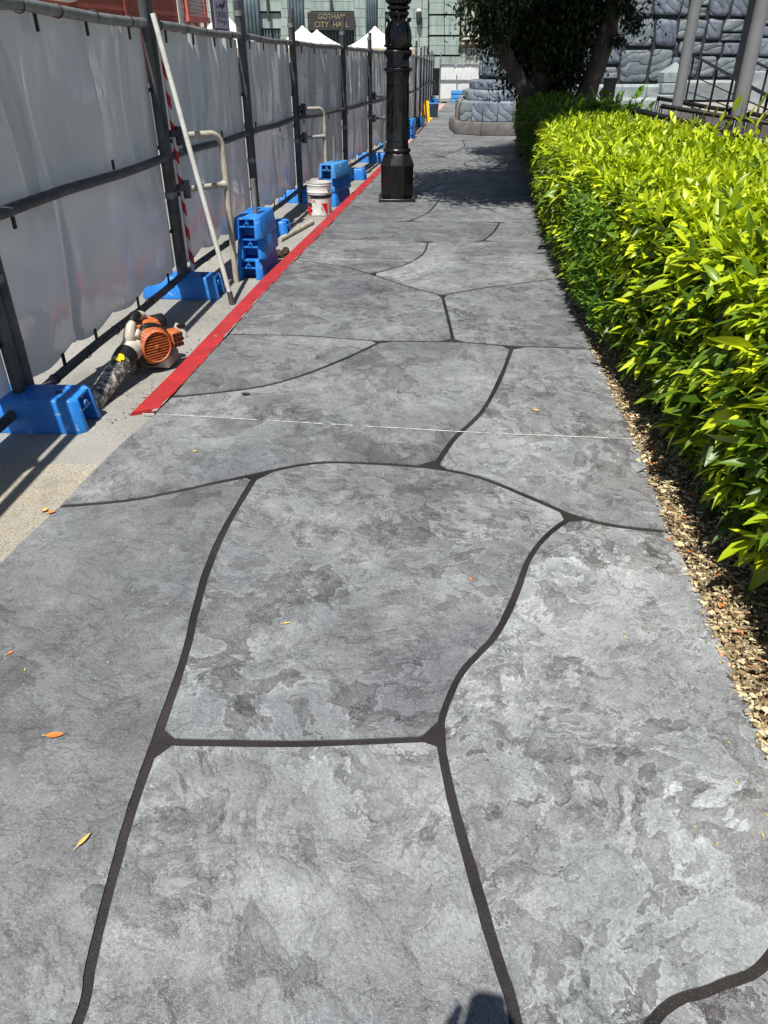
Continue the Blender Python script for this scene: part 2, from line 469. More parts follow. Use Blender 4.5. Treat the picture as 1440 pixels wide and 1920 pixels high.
def make_hall_mat():
    m, nt, b, out = newmat("verdigris_stone")
    oi = nd(nt, "ShaderNodeObjectInfo"); p = pos(nt)
    base = ramp(nt, nz(nt, p, 0.5, 5, 0.6), [(0.3, (0.19, 0.26, 0.245)), (0.7, (0.34, 0.42, 0.39))])
    col = mixc(nt, 1.0, base, ramp(nt, oi.outputs['Random'], [(0.0, (0.82, 0.84, 0.84)), (1.0, (1.12, 1.1, 1.08))]), 'MULTIPLY')
    dr = ramp(nt, nz(nt, pos(nt, (3.2, 3.2, 0.28)), 1.6, 6, 0.65), [(0.40, 0.0), (0.72, 1.0)])
    col = mixc(nt, mth(nt, 'MULTIPLY', dr, 0.5), col, (0.56, 0.62, 0.58))
    dk = ramp(nt, nz(nt, pos(nt, (2.6, 2.6, 0.2), loc=(7, 3, 1)), 1.6, 6, 0.65), [(0.58, 0.0), (0.75, 1.0)])
    col = mixc(nt, mth(nt, 'MULTIPLY', dk, 0.45), col, (0.12, 0.16, 0.16))
    nt.links.new(col, b.inputs['Base Color'])
    b.inputs['Roughness'].default_value = 0.8
    nt.links.new(bump(nt, nz(nt, p, 9.0, 5, 0.6), 0.3, 0.02), b.inputs['Normal'])
    return m

def make_stripe_mat():
    m, nt, b, out = newmat("red_white_tape")
    g = nd(nt, "ShaderNodeNewGeometry")
    s = nd(nt, "ShaderNodeSeparateXYZ", {0: g.outputs['Position']})
    t = mth(nt, 'FRACT', mth(nt, 'ADD', mth(nt, 'MULTIPLY', s.outputs[2], 5.6), mth(nt, 'MULTIPLY', s.outputs[0], 9.0)))
    col = mixc(nt, mth(nt, 'GREATER_THAN', t, 0.5), (0.55, 0.015, 0.02), (0.72, 0.72, 0.70))
    nt.links.new(col, b.inputs['Base Color']); b.inputs['Roughness'].default_value = 0.4
    return m

M['path'] = make_path_mat()
M['joint'] = pm("joint_paint", (0.034, 0.029, 0.027), (0.012, 0.011, 0.011), 2.6, 0.5, bmp=0.35, bscale=220, bdist=0.002, speck=(0.22, 0.21, 0.20), speck_scale=480, speck_at=0.66)
M['slabside'] = pm("concrete_side", (0.30, 0.29, 0.27), (0.18, 0.175, 0.17), 9, 0.85, bmp=0.4)
M['sawcut'] = pm("saw_cut_dust", (0.62, 0.62, 0.60), (0.26, 0.26, 0.26), 40, 0.9, bmp=0.4)
M['street'] = make_street_mat("road_concrete", (0.20, 0.198, 0.185), (0.31, 0.305, 0.285), (0.33, 0.31, 0.265), 0.3)
M['crossing'] = make_street_mat("tan_crossing_concrete", (0.25, 0.235, 0.20), (0.36, 0.335, 0.28), (0.43, 0.37, 0.265), 0.5)
M['ground'] = pm("ground_far", (0.26, 0.25, 0.22), None, 0.3, 0.9)
M['red'] = pm("red_kerb_paint", (0.43, 0.028, 0.031), (0.28, 0.024, 0.026), 5, 0.5, bmp=0.4, bscale=130, bdist=0.003, wear=(0.46, 0.33, 0.27), wear_scale=26, wear_at=0.645, speck=(0.10, 0.06, 0.05), speck_scale=70, speck_at=0.69)
M['pinkred'] = pm("faded_kerb_paint", (0.62, 0.22, 0.17), (0.55, 0.33, 0.26), 3, 0.6, bmp=0.4, wear=(0.62, 0.52, 0.42), wear_scale=8, wear_at=0.52)
M['yellowp'] = pm("yellow_paint", (0.80, 0.50, 0.02), (0.7, 0.40, 0.02), 9, 0.5)
M['mulch'] = pm("mulch_soil", (0.34, 0.26, 0.145), (0.13, 0.095, 0.055), 24, 0.95, bmp=0.8, bscale=60, bdist=0.02)
def chip_mat():
    m, nt, b, out = newmat("wood_chip")
    g = nd(nt, "ShaderNodeNewGeometry")
    col = ramp(nt, g.outputs['Random Per Island'], [(0.0, (0.05, 0.035, 0.02)), (0.30, (0.26, 0.19, 0.10)), (0.6, (0.56, 0.46, 0.26)), (0.85, (0.68, 0.60, 0.40)), (0.95, (0.34, 0.14, 0.07)), (1.0, (0.30, 0.27, 0.23))])
    nt.links.new(col, b.inputs['Base Color']); b.inputs['Roughness'].default_value = 0.9
    return m
M['chip'] = chip_mat()
M['leaf_hedge'] = make_leaf_mat("golden_hedge_leaf", (0.13, 0.22, 0.010), (0.37, 0.48, 0.010), (0.60, 0.68, 0.018), 0.24, 0.42)
M['leaf_darkgreen'] = make_leaf_mat("dark_green_hedge_leaf", (0.028, 0.060, 0.008), (0.062, 0.125, 0.010), (0.17, 0.27, 0.014), 0.18, 0.38)
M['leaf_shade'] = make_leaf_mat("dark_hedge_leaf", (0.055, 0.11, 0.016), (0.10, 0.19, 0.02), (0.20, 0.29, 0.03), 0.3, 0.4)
M['leaf_green'] = make_leaf_mat("green_leaf", (0.07, 0.17, 0.025), (0.13, 0.28, 0.03), (0.24, 0.40, 0.05), 0.35, 0.36)
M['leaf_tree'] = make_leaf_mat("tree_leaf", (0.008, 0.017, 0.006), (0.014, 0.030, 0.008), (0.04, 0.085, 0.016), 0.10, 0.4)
M['twig'] = pm("twig", (0.10, 0.075, 0.045), None, 20, 0.9)
M['bark'] = pm("bark", (0.11, 0.092, 0.078), (0.045, 0.038, 0.032), 5, 0.9, bmp=0.8, bscale=18, bdist=0.03, stretch=(1, 1, 0.35), wear=(0.20, 0.185, 0.16), wear_scale=6, wear_at=0.58)
M['galv'] = pm("galvanised_steel", (0.30, 0.31, 0.30), (0.17, 0.18, 0.18), 9, 0.5, metal=0.45, bmp=0.25, bscale=40, wear=(0.36, 0.34, 0.28), wear_scale=12, wear_at=0.6)
M['galvdark'] = pm("weathered_steel", (0.115, 0.12, 0.125), (0.055, 0.06, 0.065), 9, 0.5, metal=0.4, bmp=0.25, bscale=40, wear=(0.24, 0.23, 0.20), wear_scale=14, wear_at=0.64)
M['creampipe'] = pm("painted_pipe", (0.50, 0.47, 0.38), (0.30, 0.28, 0.22), 10, 0.5, bmp=0.2, wear=(0.20, 0.15, 0.10), wear_scale=16, wear_at=0.66)
M['whitepole'] = pm("white_enamel", (0.66, 0.66, 0.63), (0.50, 0.49, 0.46), 10, 0.4, wear=(0.30, 0.25, 0.20), wear_scale=18, wear_at=0.66)
M['black'] = pm("black_plastic", (0.012, 0.012, 0.013), None, 8, 0.5)
M['vinyl'] = make_vinyl_mat("grey_backed_vinyl", (0.56, 0.585, 0.60), 0.14, 0.10)
M['vinylw'] = make_vinyl_mat("white_vinyl", (0.80, 0.81, 0.80), 0.08, 0.45)
M['blue'] = pm("blue_plastic", (0.022, 0.225, 0.68), (0.012, 0.145, 0.50), 5, 0.45, bmp=0.1, wear=(0.22, 0.38, 0.58), wear_scale=16, wear_at=0.60, spec=0.5, speck=(0.10, 0.10, 0.09), speck_scale=90, speck_at=0.70)
M['bluelight'] = pm("sun_bleached_blue_plastic", (0.07, 0.27, 0.58), (0.03, 0.19, 0.50), 4, 0.5, bmp=0.1, wear=(0.28, 0.42, 0.55), wear_scale=9, wear_at=0.60)
M['iron'] = pm("black_cast_iron", (0.012, 0.011, 0.011), (0.007, 0.007, 0.007), 8, 0.30, bmp=0.3, bscale=45, bdist=0.004, spec=0.6, wear=(0.045, 0.036, 0.034), wear_scale=34, wear_at=0.68)
M['ironbase'] = pm("worn_iron_base", (0.013, 0.012, 0.012), (0.008, 0.008, 0.008), 8, 0.34, bmp=0.25, bscale=45, bdist=0.004, wear=(0.20, 0.035, 0.025), wear_scale=38, wear_at=0.645)
M['railblack'] = pm("black_rail_paint", (0.014, 0.014, 0.016), None, 6, 0.4)
M['polegrey'] = pm("grey_pole_paint", (0.20, 0.205, 0.22), (0.17, 0.175, 0.19), 4, 0.5, bmp=0.05)
M['castle'] = make_castle_mat()
M['mortar'] = pm("castle_mortar", (0.030, 0.035, 0.042), None, 4, 0.9)
M['castlelight'] = pm("pale_castle_stone", (0.32, 0.365, 0.375), (0.20, 0.235, 0.25), 3, 0.75, bmp=0.6, bscale=9, bdist=0.03)
M['plinth'] = pm("dark_plinth", (0.16, 0.15, 0.145), (0.09, 0.085, 0.085), 5, 0.85, bmp=0.4, bscale=30)
M['deck'] = pm("deck_concrete", (0.36, 0.34, 0.31), (0.27, 0.255, 0.235), 6, 0.85, bmp=0.3)
M['hall'] = make_hall_mat()
M['halldark'] = pm("hall_recess", (0.050, 0.066, 0.066), None, 1, 0.85)
M['hallcol'] = pm("hall_pilaster", (0.12, 0.17, 0.19), (0.07, 0.10, 0.12), 1.2, 0.75)
M['sign'] = pm("sign_board", (0.045, 0.043, 0.043), (0.035, 0.034, 0.034), 3, 0.55)
M['gold'] = pm("brass_letters", (0.42, 0.36, 0.19), None, 6, 0.4, metal=0.3)
M['tan'] = pm("tan_render", (0.50, 0.45, 0.37), None, 2, 0.8)
M['cream'] = pm("cream_trim", (0.72, 0.67, 0.57), (0.62, 0.58, 0.49), 3, 0.6)
M['brown'] = pm("brown_cornice", (0.23, 0.18, 0.14), None, 3, 0.7)
M['pane'] = pm("window_pane", (0.34, 0.40, 0.40), (0.26, 0.31, 0.32), 1, 0.12, bmp=0, spec=0.6)
M['tent'] = make_vinyl_mat("tent_canvas", (0.86, 0.86, 0.84), 0.15, 0.6)
M['tentedge'] = pm("tent_valance", (0.62, 0.54, 0.40), None, 3, 0.7)
M['board'] = pm("white_clapboard", (0.66, 0.62, 0.57), (0.56, 0.52, 0.48), 3, 0.65)
M['boardred'] = pm("red_clapboard", (0.32, 0.085, 0.06), (0.25, 0.06, 0.045), 3, 0.6)
M['shutter'] = pm("red_shutter_paint", (0.52, 0.15, 0.12), (0.46, 0.12, 0.10), 4, 0.55)
M['slat'] = pm("pale_slat", (0.78, 0.66, 0.62), None, 4, 0.6)
M['signlav'] = pm("lavender_board", (0.42, 0.40, 0.50), None, 4, 0.6)
M['signpur'] = pm("purple_frame", (0.15, 0.11, 0.16), None, 4, 0.6)
M['ink'] = pm("sign_ink", (0.035, 0.03, 0.045), None, 4, 0.6, bmp=0)
M['bucketw'] = pm("white_steel_pail", (0.74, 0.74, 0.72), (0.64, 0.64, 0.62), 6, 0.3, bmp=0.05, wear=(0.45, 0.43, 0.40), wear_scale=20, wear_at=0.68, spec=0.5)
M['bucketin'] = pm("pail_inside", (0.38, 0.37, 0.33), None, 6, 0.5)
M['printred'] = pm("print_red", (0.60, 0.018, 0.02), (0.52, 0.015, 0.02), 6, 0.35, bmp=0)
M['printnavy'] = pm("print_navy", (0.014, 0.014, 0.028), None, 6, 0.35, bmp=0)
M['printwhite'] = pm("print_white", (0.76, 0.76, 0.75), None, 6, 0.35, bmp=0)
M['orange'] = pm("orange_plastic", (0.60, 0.15, 0.035), (0.36, 0.085, 0.025), 14, 0.5, bmp=0.15, wear=(0.34, 0.23, 0.16), wear_scale=26, wear_at=0.58)
M['dirtywhite'] = pm("dirty_white_plastic", (0.62, 0.57, 0.49), (0.40, 0.36, 0.30), 16, 0.55, bmp=0.15, wear=(0.20, 0.17, 0.14), wear_scale=24, wear_at=0.66)
M['tubedirt'] = pm("paint_crusted_tube", (0.16, 0.155, 0.145), (0.035, 0.034, 0.033), 18, 0.7, bmp=0.6, bscale=60, bdist=0.006, wear=(0.52, 0.50, 0.46), wear_scale=26, wear_at=0.50)
M['yellowsplash'] = pm("yellow_splash", (0.80, 0.60, 0.02), None, 20, 0.6)
M['stripe'] = make_stripe_mat()
M['deadleaf'] = pm("dead_leaf", (0.62, 0.22, 0.05), (0.45, 0.14, 0.035), 30, 0.6, bmp=0.3, bscale=90)
M['deadpale'] = pm("dry_leaf", (0.66, 0.47, 0.16), (0.52, 0.34, 0.10), 30, 0.6)
M['dirt'] = pm("dirt_clod", (0.10, 0.072, 0.05), (0.04, 0.03, 0.022), 40, 0.95, bmp=0.9, bscale=70, bdist=0.02)
M['bin'] = pm("dark_bin", (0.02, 0.05, 0.07), None, 4, 0.5)
M['skin'] = pm("skin", (0.55, 0.35, 0.26), None, 10, 0.5)
M['shirt'] = pm("shirt", (0.12, 0.14, 0.20), None, 10, 0.8)
# ------------------------------------------------------------------ ground, street, kerb, path, mulch bed
mb = MB(); mb.add([(-1500, -1500, -0.42), (1500, -1500, -0.42), (1500, 1500, -0.42), (-1500, 1500, -0.42)], [(0, 1, 2, 3)])
mb.build('ground', M['ground'], kind='structure')
mb = MB()
xs_ = [-45, -20, -8, -4, -3] + [-2.8 + 0.2 * i for i in range(10)]
ys_ = [-8, -3, 0, 1, 2] + [2.4 + 0.2 * i for i in range(16)] + [6 + 2 * i for i in range(12)] + [32, 38, 44, 60]
V, F = [], []
for j, y in enumerate(ys_):
    lim = xl(y) + 0.02
    for i, x in enumerate(xs_):
        xx = x
        if i >= 5: xx = -2.8 + (lim + 2.8) * (i - 5) / (len(xs_) - 6)
        V.append((xx, y, zs(y)))
n = len(xs_)
for j in range(len(ys_) - 1):
    for i in range(n - 1):
        F.append((j * n + i, j * n + i + 1, (j + 1) * n + i + 1, (j + 1) * n + i))
mb.add(V, F); mb.build('street', M['street'], smooth=True, kind='structure')
# tan concrete of the crossing in front, with its joint to the roadway
V, F = [], []
for i, y in enumerate([-8, -3, 0, 0.8, 1.4, 2.0, 2.3, 2.6, 2.85]):
    V += [(-30, y, zs(y) + 0.003), (xl(y) - 0.6, y, zs(y) + 0.003), (xl(y) + 0.01, y, zs(y) + 0.003)]
    if i: F += [(3 * i - 3, 3 * i - 2, 3 * i + 1, 3 * i), (3 * i - 2, 3 * i - 1, 3 * i + 2, 3 * i + 1)]
MB().add(V, F).build('crossing', M['crossing'], kind='structure')
# a second paved court beyond the path
mb = MB(); mb.add([(2.4, 43.0, -0.03), (30, 43.0, -0.03), (30, 60, -0.03), (2.4, 60, -0.03)], [(0, 1, 2, 3)])
mb.build('forecourt', M['street'], kind='structure')

# path bed (carries the joint paint), 4 mm under the stamped stones
ysp = [-3.0, -1, 0.3, 1.28, 2.1, 2.48, 3.0, 3.36, 4.05, 5, 6.15, 7.72, 10.09, 13.33, 16, 19.5]
def side(f, ys): return [(f(y), y) for y in ys]
poly = side(xl, ysp) + [(0.685, 19.5), (3.33, 43.0), (14, 43.0), (14, 19.6)] + side(xr, ysp)[::-1]
mb = MB(); nP = len(poly)
path = MB()
path.prism(poly, -0.30, -0.004)
path = path.build('path', M['joint'], kind='structure')

# network of painted joints, drawn from the photograph
def P(*px): return [gnd(u, v) for u, v in px]
def on(f, v_or_pt): return v_or_pt
LN = {
 'A1': P((145, 1920), (172, 1800), (210, 1650), (250, 1510), (292, 1390)),
 'A2': P((292, 1390), (345, 1235), (368, 1140), (390, 1065), (425, 985), (482, 889)),
 'B': P((292, 1408), (560, 1394), (824, 1384)),
 'C': P((824, 1384), (848, 1500), (890, 1650), (930, 1790), (968, 1920)),
 'D': P((824, 1384), (832, 1335), (868, 1258), (928, 1192), (965, 1120), (992, 1048), (1030, 1000), (1075, 968)),
 'E1': P((110, 950), (260, 935), (400, 906), (482, 889)),
 'E2': P((482, 889), (590, 868), (700, 869), (815, 877)),
 'E3': P((815, 877), (900, 895), (1000, 935), (1075, 968)),
 'E4': P((1075, 968), (1150, 985), (1258, 998)),
 'F': P((815, 877), (850, 825), (905, 770), (940, 705), (961, 649)),
 'G1': P((440, 627), (560, 629), (715, 640)),
 'G2': P((715, 640), (850, 640)),
 'G3': P((850, 640), (961, 649)),
 'G4': P((961, 649), (1113, 653)),
 'Hh': P((715, 640), (650, 671), (560, 706), (470, 728), (328, 745)),
 'I': P((850, 640), (841, 600), (829, 554)),
 'J1': P((578, 487), (640, 499), (695, 514)),
 'J2': P((695, 514), (770, 538), (829, 554)),
 'J3': P((829, 554), (900, 541), (1052, 521)),
 'K': P((695, 514), (760, 496), (794, 475), (802, 453)),
 'L1': P((598, 447), (802, 453)),
 'L2': P((802, 453), (905, 452)),
 'L3': P((905, 452), (1025, 456)),
 'Mm': P((905, 452), (925, 436), (938, 416)),
 'N1': P((624, 420), (765, 415)),
 'N2': P((765, 415), (938, 416)),
 'N3': P((938, 416), (1012, 416)),
 'O': P((765, 415), (800, 400), (819, 381), (828, 366)),
 'P1': P((675, 363), (828, 366)),
 'P2': P((828, 366), (995, 366)),
}
def fixl(k, i):                  # put a line's end on the left or right border of the path
    LN[k][i] = Vector((xl(LN[k][i].y), LN[k][i].y, 0))
def fixr(k, i):
    LN[k][i] = Vector((xr(LN[k][i].y), LN[k][i].y, 0))
for k in ('E1', 'G1', 'J1', 'L1', 'N1', 'P1'): fixl(k, 0)
fixl('Hh', -1)
for k in ('E4', 'G4', 'J3', 'L3', 'N3', 'P2'): fixr(k, -1)
# carry the three lowest lines on under the photographer
LN['A1'] = [Vector((-0.72, -3.0, 0)), Vector((-0.70, -1.6, 0)), Vector((-0.67, -0.6, 0)), Vector((-0.635, 0.0, 0)), Vector((-0.605, 0.35, 0))] + LN['A1']
cJ = Vector((0.24, 0.36, 0))
LN['C'] = LN['C'] + [cJ]
LN['C2'] = [cJ, Vector((0.28, 0.0, 0)), Vector((0.30, -0.8, 0)), Vector((0.27, -1.9, 0)), Vector((0.25, -3.0, 0))]
LN['T'] = [Vector((xr(0.95), 0.95, 0))] + P((1440, 1800), (1340, 1852), (1220, 1920)) + [cJ]
LN['B'][0] = LN['A1'][-1].copy(); 
def smooth_line(pts, sub=6):
    if len(pts) < 3: 
        return [pts[0].lerp(pts[-1], t / 6) for t in range(7)]
    out = []
    q = [pts[0]] + pts + [pts[-1]]
    for i in range(1, len(q) - 2):
        for s in range(sub):
            t = s / sub
            a, b, c, d = q[i - 1], q[i], q[i + 1], q[i + 2]
            out.append(0.5 * ((2 * b) + (c - a) * t + (2 * a - 5 * b + 4 * c - d) * t * t + (3 * b - a - 3 * c + d) * t ** 3))
    out.append(pts[-1])
    return out
LS = {k: smooth_line(v) for k, v in LN.items()}
def border(f, y0, y1):
    n_ = max(2, int(abs(y1 - y0) / 0.25))
    return [Vector((f(y0 + (y1 - y0) * i / n_), y0 + (y1 - y0) * i / n_, 0)) for i in range(n_ + 1)]
def chain(*items):
    """Joins lines ('A1' forward, '-A1' backward) and border strips into one closed outline; marks the nodes."""
    pts, nodes = [], []
    for it in items:
        seg = it if isinstance(it, list) else (LS[it[1:]][::-1] if it[0] == '-' else LS[it])
        if pts: nodes.append(len(pts) - 1)
        pts += seg if not pts else seg[1:]
    if (pts[-1] - pts[0]).length < 1e-3: pts.pop()
    nodes.append(len(pts)) 
    return pts, set(i % len(pts) for i in nodes)
def eL(k, i=0): return LS[k][i].y
FACES = [
 chain('A1', 'A2', '-E1', border(xl, eL('E1'), -3.0)),
 chain('B', 'C', 'C2', [Vector((0.25, -3, 0)), Vector((-0.72, -3, 0))], 'A1'),
 chain('D', 'E4', border(xr, eL('E4', -1), eL('T')), 'T', '-C'),
 chain('-C2', '-T', border(xr, eL('T'), -3.0), [Vector((xr(-3), -3, 0)), Vector((0.25, -3, 0))]),
 chain('A2', 'E2', 'E3', '-D', '-B'),
 chain('E1', 'E2', 'F', '-G3', '-G2', 'Hh', border(xl, eL('Hh', -1), eL('E1'))),
 chain('E3', 'E4', border(xr, eL('E4', -1), eL('G4', -1)), '-G4', '-F'),
 chain('G1', 'Hh', border(xl, eL('Hh', -1), eL('G1'))),
 chain('G1', 'G2', 'I', '-J2', '-J1', border(xl, eL('J1'), eL('G1'))),
 chain('G3', 'G4', border(xr, eL('G4', -1), eL('J3', -1)), '-J3', '-I'),
 chain('J1', 'K', '-L1', border(xl, eL('L1'), eL('J1'))),
 chain('J2', 'J3', border(xr, eL('J3', -1), eL('L3', -1)), '-L3', '-L2', '-K'),
 chain('L1', 'L2', 'Mm', '-N2', '-N1', border(xl, eL('N1'), eL('L1'))),
 chain('L3', border(xr, eL('L3', -1), eL('N3', -1)), '-N3', '-Mm'),
 chain('N1', 'O', '-P1', border(xl, eL('P1'), eL('N1'))),
 chain('N2', 'N3', border(xr, eL('N3', -1), eL('P2', -1)), '-P2', '-O'),
]
def clean(pts, nodes, tol=0.004):
    out, nn = [], set()
    for i, p in enumerate(pts):
        if out and (p - out[-1]).length < tol:
            if i in nodes: nn.add(len(out) - 1)
            continue
        if i in nodes: nn.add(len(out))
        out.append(p)
    while len(out) > 3 and (out[0] - out[-1]).length < tol: out.pop()
    return out, nn
def area(pts): return 0.5 * sum(pts[i].x * pts[(i + 1) % len(pts)].y - pts[(i + 1) % len(pts)].x * pts[i].y for i in range(len(pts)))
def on_border(p): return abs(p.x - xl(p.y)) < 0.006 or abs(p.x - xr(p.y)) < 0.006 or p.y < -2.9
def stone_outline(pts, nodes, gap, cut):
    pts, nodes = clean(pts, nodes)
    if area(pts) < 0:
        m_ = len(pts); pts = pts[::-1]; nodes = {m_ - 1 - i for i in nodes}
    q, drop = [], []
    n_ = len(pts)
    for i, p in enumerate(pts):
        a, b = pts[i - 1], pts[(i + 1) % n_]
        if i in nodes and not on_border(p):
            a, b = pts[(i - 4) % n_], pts[(i + 4) % n_]
            d1, d2 = (a - p), (b - p)
            turn = d1.normalized().cross(d2.normalized()).z
            c_ = cut * random.uniform(0.6, 1.3)
            if turn < -0.2:                           # convex corner: chamfer as in the photograph
                drop.append((p, c_)); continue
        q.append(p)
    q = [p for p in q if on_border(p) or not any((p - d).length < c_ for d, c_ in drop)]
    out = []
    n_ = len(q)
    for i, p in enumerate(q):
        a, b = q[i - 1], q[(i + 1) % n_]
        e1, e2 = (p - a).normalized(), (b - p).normalized()
        n1, n2 = Vector((-e1.y, e1.x, 0)), Vector((-e2.y, e2.x, 0))
        w1 = 0.0 if (on_border(p) and on_border(a)) else gap
        w2 = 0.0 if (on_border(p) and on_border(b)) else gap
        nm = (n1 + n2)
        if nm.length < 0.3: nm = n1
        nm.normalize()
        k = max(0.45, nm.dot(n1))
        w = max(w1, w2) if (w1 == 0) == (w2 == 0) else gap * 0.75
        w *= random.uniform(0.93, 1.07) * (1 + 0.35 * mnoise.noise(Vector((p.x * 2.4, p.y * 2.4, 3.3))))
        out.append(p + nm * (w / k))
    return out
def stone(pts, name='stamped_stone', tone=1.0, flake=0.8):
    n_ = len(pts)
    V = [(p.x, p.y, 0.0) for p in pts] + [(p.x, p.y, -0.028) for p in pts]
    F = []
    for t in tessellate_polygon([pts]):
        a, b, c = t
        if (pts[b] - pts[a]).cross(pts[c] - pts[a]).z < 0: b, c = c, b
        F.append((a, b, c))
    F += [(i, n_ + i, n_ + (i + 1) % n_, (i + 1) % n_) for i in range(n_)]
    o = MB().add(V, F).build(name, M['path'], path)
    o.color = (tone, flake, 0.5, 1)
    return o
TONE = [(0.80, 0.25), (1.06, 0.6), (1.05, 1.0), (1.0, 0.9), (0.98, 0.95), (0.88, 0.55), (0.95, 0.85), (0.80, 0.6), (0.80, 0.75), (0.88, 0.9), (0.80, 0.6), (0.86, 0.7), (0.80, 0.6), (0.84, 0.6), (0.80, 0.6), (0.80, 0.6)]  # tone and flake strength per stone; tone mostly lower farther along the path
for (pts, nodes), (tn, fk) in zip(FACES, TONE):
    yc = sum(p.y for p in pts) / len(pts)
    stone(stone_outline(pts, nodes, 0.0118 if yc < 6 else 0.011, 0.030), tone=tn, flake=fk)
# further on, bands of stones split by a crooked joint
ycur = eL('P2')
bands = [(10.52, 13.4, 0.33), (13.4, 15.9, 0.62), (15.9, 19.4, 0.38)]
def wob(y0, t): return y0 + 0.35 * math.sin(t * 3.0 + y0) * math.sin(math.pi * t)
prev = [Vector((p.x, p.y, 0)) for p in LS['P1']] + [Vector((p.x, p.y, 0)) for p in LS['P2']][1:]
for bi, (ya, yb, fsp) in enumerate(bands):
    top = []
    for i in range(15):
        t = i / 14; yy = wob(yb, t)
        top.append(Vector((xl(yy) + (xr(yy) - xl(yy)) * t, yy, 0)))
    if bi == len(bands) - 1:
        top = [Vector((xl(19.4) + (xr(19.4) - xl(19.4)) * i / 14, 19.4, 0)) for i in range(15)]
    kb, kt = int(len(prev) * fsp), int(15 * (fsp + 0.1))
    mid = smooth_line([prev[kb], prev[kb].lerp(top[kt], 0.5) + Vector((0.25 * (-1) ** bi, 0, 0)), top[kt]])
    stone(stone_outline(*chain(prev[:kb + 1], mid, top[:kt + 1][::-1], border(xl, top[0].y, prev[0].y)), 0.011, 0.03), tone=0.78, flake=0.6)
    stone(stone_outline(*chain(prev[kb:], border(xr, prev[-1].y, top[-1].y), top[kt:][::-1], mid[::-1]), 0.011, 0.03), tone=0.82, flake=0.6)
    prev = top
far = [(xl(19.44), 19.44), (xl(26), 26), (xl(33), 33), (3.33, 42.98), (13.9, 42.98), (13.9, 19.62), (xr(19.5) , 19.46)]
b_ = MB(); b_.prism(far[::-1] if False else far, -0.03, 0.0); fo = b_.build('far_paving', M['path'], path); fo.color = (0.82, 0.5, 0.5, 1)
# saw cuts: dusty pale hairlines
def sawcut(px, w):
    pts = smooth_line(P(*px), 10) if len(px) > 2 else [P(*px)[0].lerp(P(*px)[1], i / 40) for i in range(41)]
    b_ = MB()
    V, F = [], []
    for i, p in enumerate(pts):
        ww = w * random.uniform(0.35, 1.15)
        V += [(p.x, p.y - ww, 0.0026), (p.x, p.y + ww, 0.0026)]
        if i and random.random() > 0.12: F.append((2 * i - 2, 2 * i, 2 * i + 1, 2 * i - 1))
    b_.add(V, F); b_.build('saw_cut', M['sawcut'], path)
sawcut([(262, 776), (350, 780), (500, 789), (640, 797), (900, 812), (1050, 818), (1190, 824)], 0.005)
sawcut([(578, 486), (1045, 494)], 0.009)
sawcut([(690, 377), (990, 378)], 0.008)

# red kerb along the street side
def kerb(y0, y1, mat, w=0.135, slant=0.0):
    b_ = MB(); V, F = [], []
    n_ = max(3, int((y1 - y0) / 0.07))
    for i in range(n_ + 1):
        y = y0 + (y1 - y0) * i / n_
        x1 = xl(y) - 0.0
        ye = y + (slant if i == 0 else 0)
        x0 = x1 - w
        jit = -0.006 + 0.018 * mnoise.noise(Vector((y * 7.0, 1.7, 0))) + 0.006 * mnoise.noise(Vector((y * 31.0, 5.7, 0)))
        V += [(x0, y, -0.3), (x0 - 0.0, y, -0.012), (x0 + 0.014, y, 0.004), (x1 + jit, ye, 0.004), (x1 + jit, ye, -0.3)]
    for i in range(n_):
        a = i * 5; c = a + 5
        for k in range(4): F.append((a + k, a + k + 1, c + k + 1, c + k))
    F.append((0, 4, 3, 2, 1)[::1]); e = n_ * 5; F.append((e, e + 1, e + 2, e + 3, e + 4))
    b_.add(V, F); return b_.build('kerb', mat, kind='structure')
kerb(3.40, 18.6, M['red'], slant=0.06)
b_ = MB(); V, F = [], []
for i in range(60):
    y = 3.42 + i * 0.26
    V += [(xl(y) - 0.03, y, 0.0022), (xl(y) - 0.004, y, 0.0022)]
    if i: F.append((2 * i - 2, 2 * i - 1, 2 * i + 1, 2 * i))
b_.add(V, F).build('kerb_edge', M['slabside'], path)
kerb(18.62, 27.0, M['pinkred'], 0.2)
kerb(27.02, 28.6, M['yellowp'], 0.24)
kerb(28.62, 39.0, M['pinkred'], 0.24)

# planting bed: soil sheet and wood chips
mb = MB(); V, F = [], []
ysb = [-3 + 0.35 * i for i in range(65)]
for y in ysb:
    for t in range(9):
        x = xr(y) - 0.02 + (0.0 if t == 0 else 0.06 * t ** 2.2)
        V.append((x, y, -0.022 + (0.03 * mnoise.noise(Vector((x * 3, y * 3, 0))) if t else -0.01)))
for j in range(len(ysb) - 1):
    for i in range(8): F.append((j * 9 + i, j * 9 + i + 1, j * 9 + 10 + i, j * 9 + 9 + i))
mb.add(V, F); mb.build('planting_bed', M['mulch'], smooth=True, kind='structure')
nch = 40000
yy = 0.5 + (rng.random(nch) ** 1.5) * 10.0
xx = np.array([xr(y) for y in yy]) - 0.022 + rng.random(nch) ** 1.1 * 0.55
zz = -0.014 + rng.random(nch) * 0.026
L_ = 0.0025 + rng.random(nch) ** 2.8 * 0.0115; W_ = L_ * (0.16 + 0.65 * rng.random(nch) ** 1.4); T_ = 0.0006 + rng.random(nch) * 0.0018
az = rng.random(nch) * 6.283; ti = (rng.random(nch) - 0.5) * 0.8; ro = (rng.random(nch) - 0.5) * 0.8
ca, sa = np.cos(az), np.sin(az)
ex = np.stack([ca * np.cos(ti), sa * np.cos(ti), np.sin(ti)], 1)
ey = np.stack([-sa * np.cos(ro), ca * np.cos(ro), np.sin(ro)], 1)
ez = np.cross(ex, ey)
C_ = np.stack([xx, yy, zz], 1)
cor = []
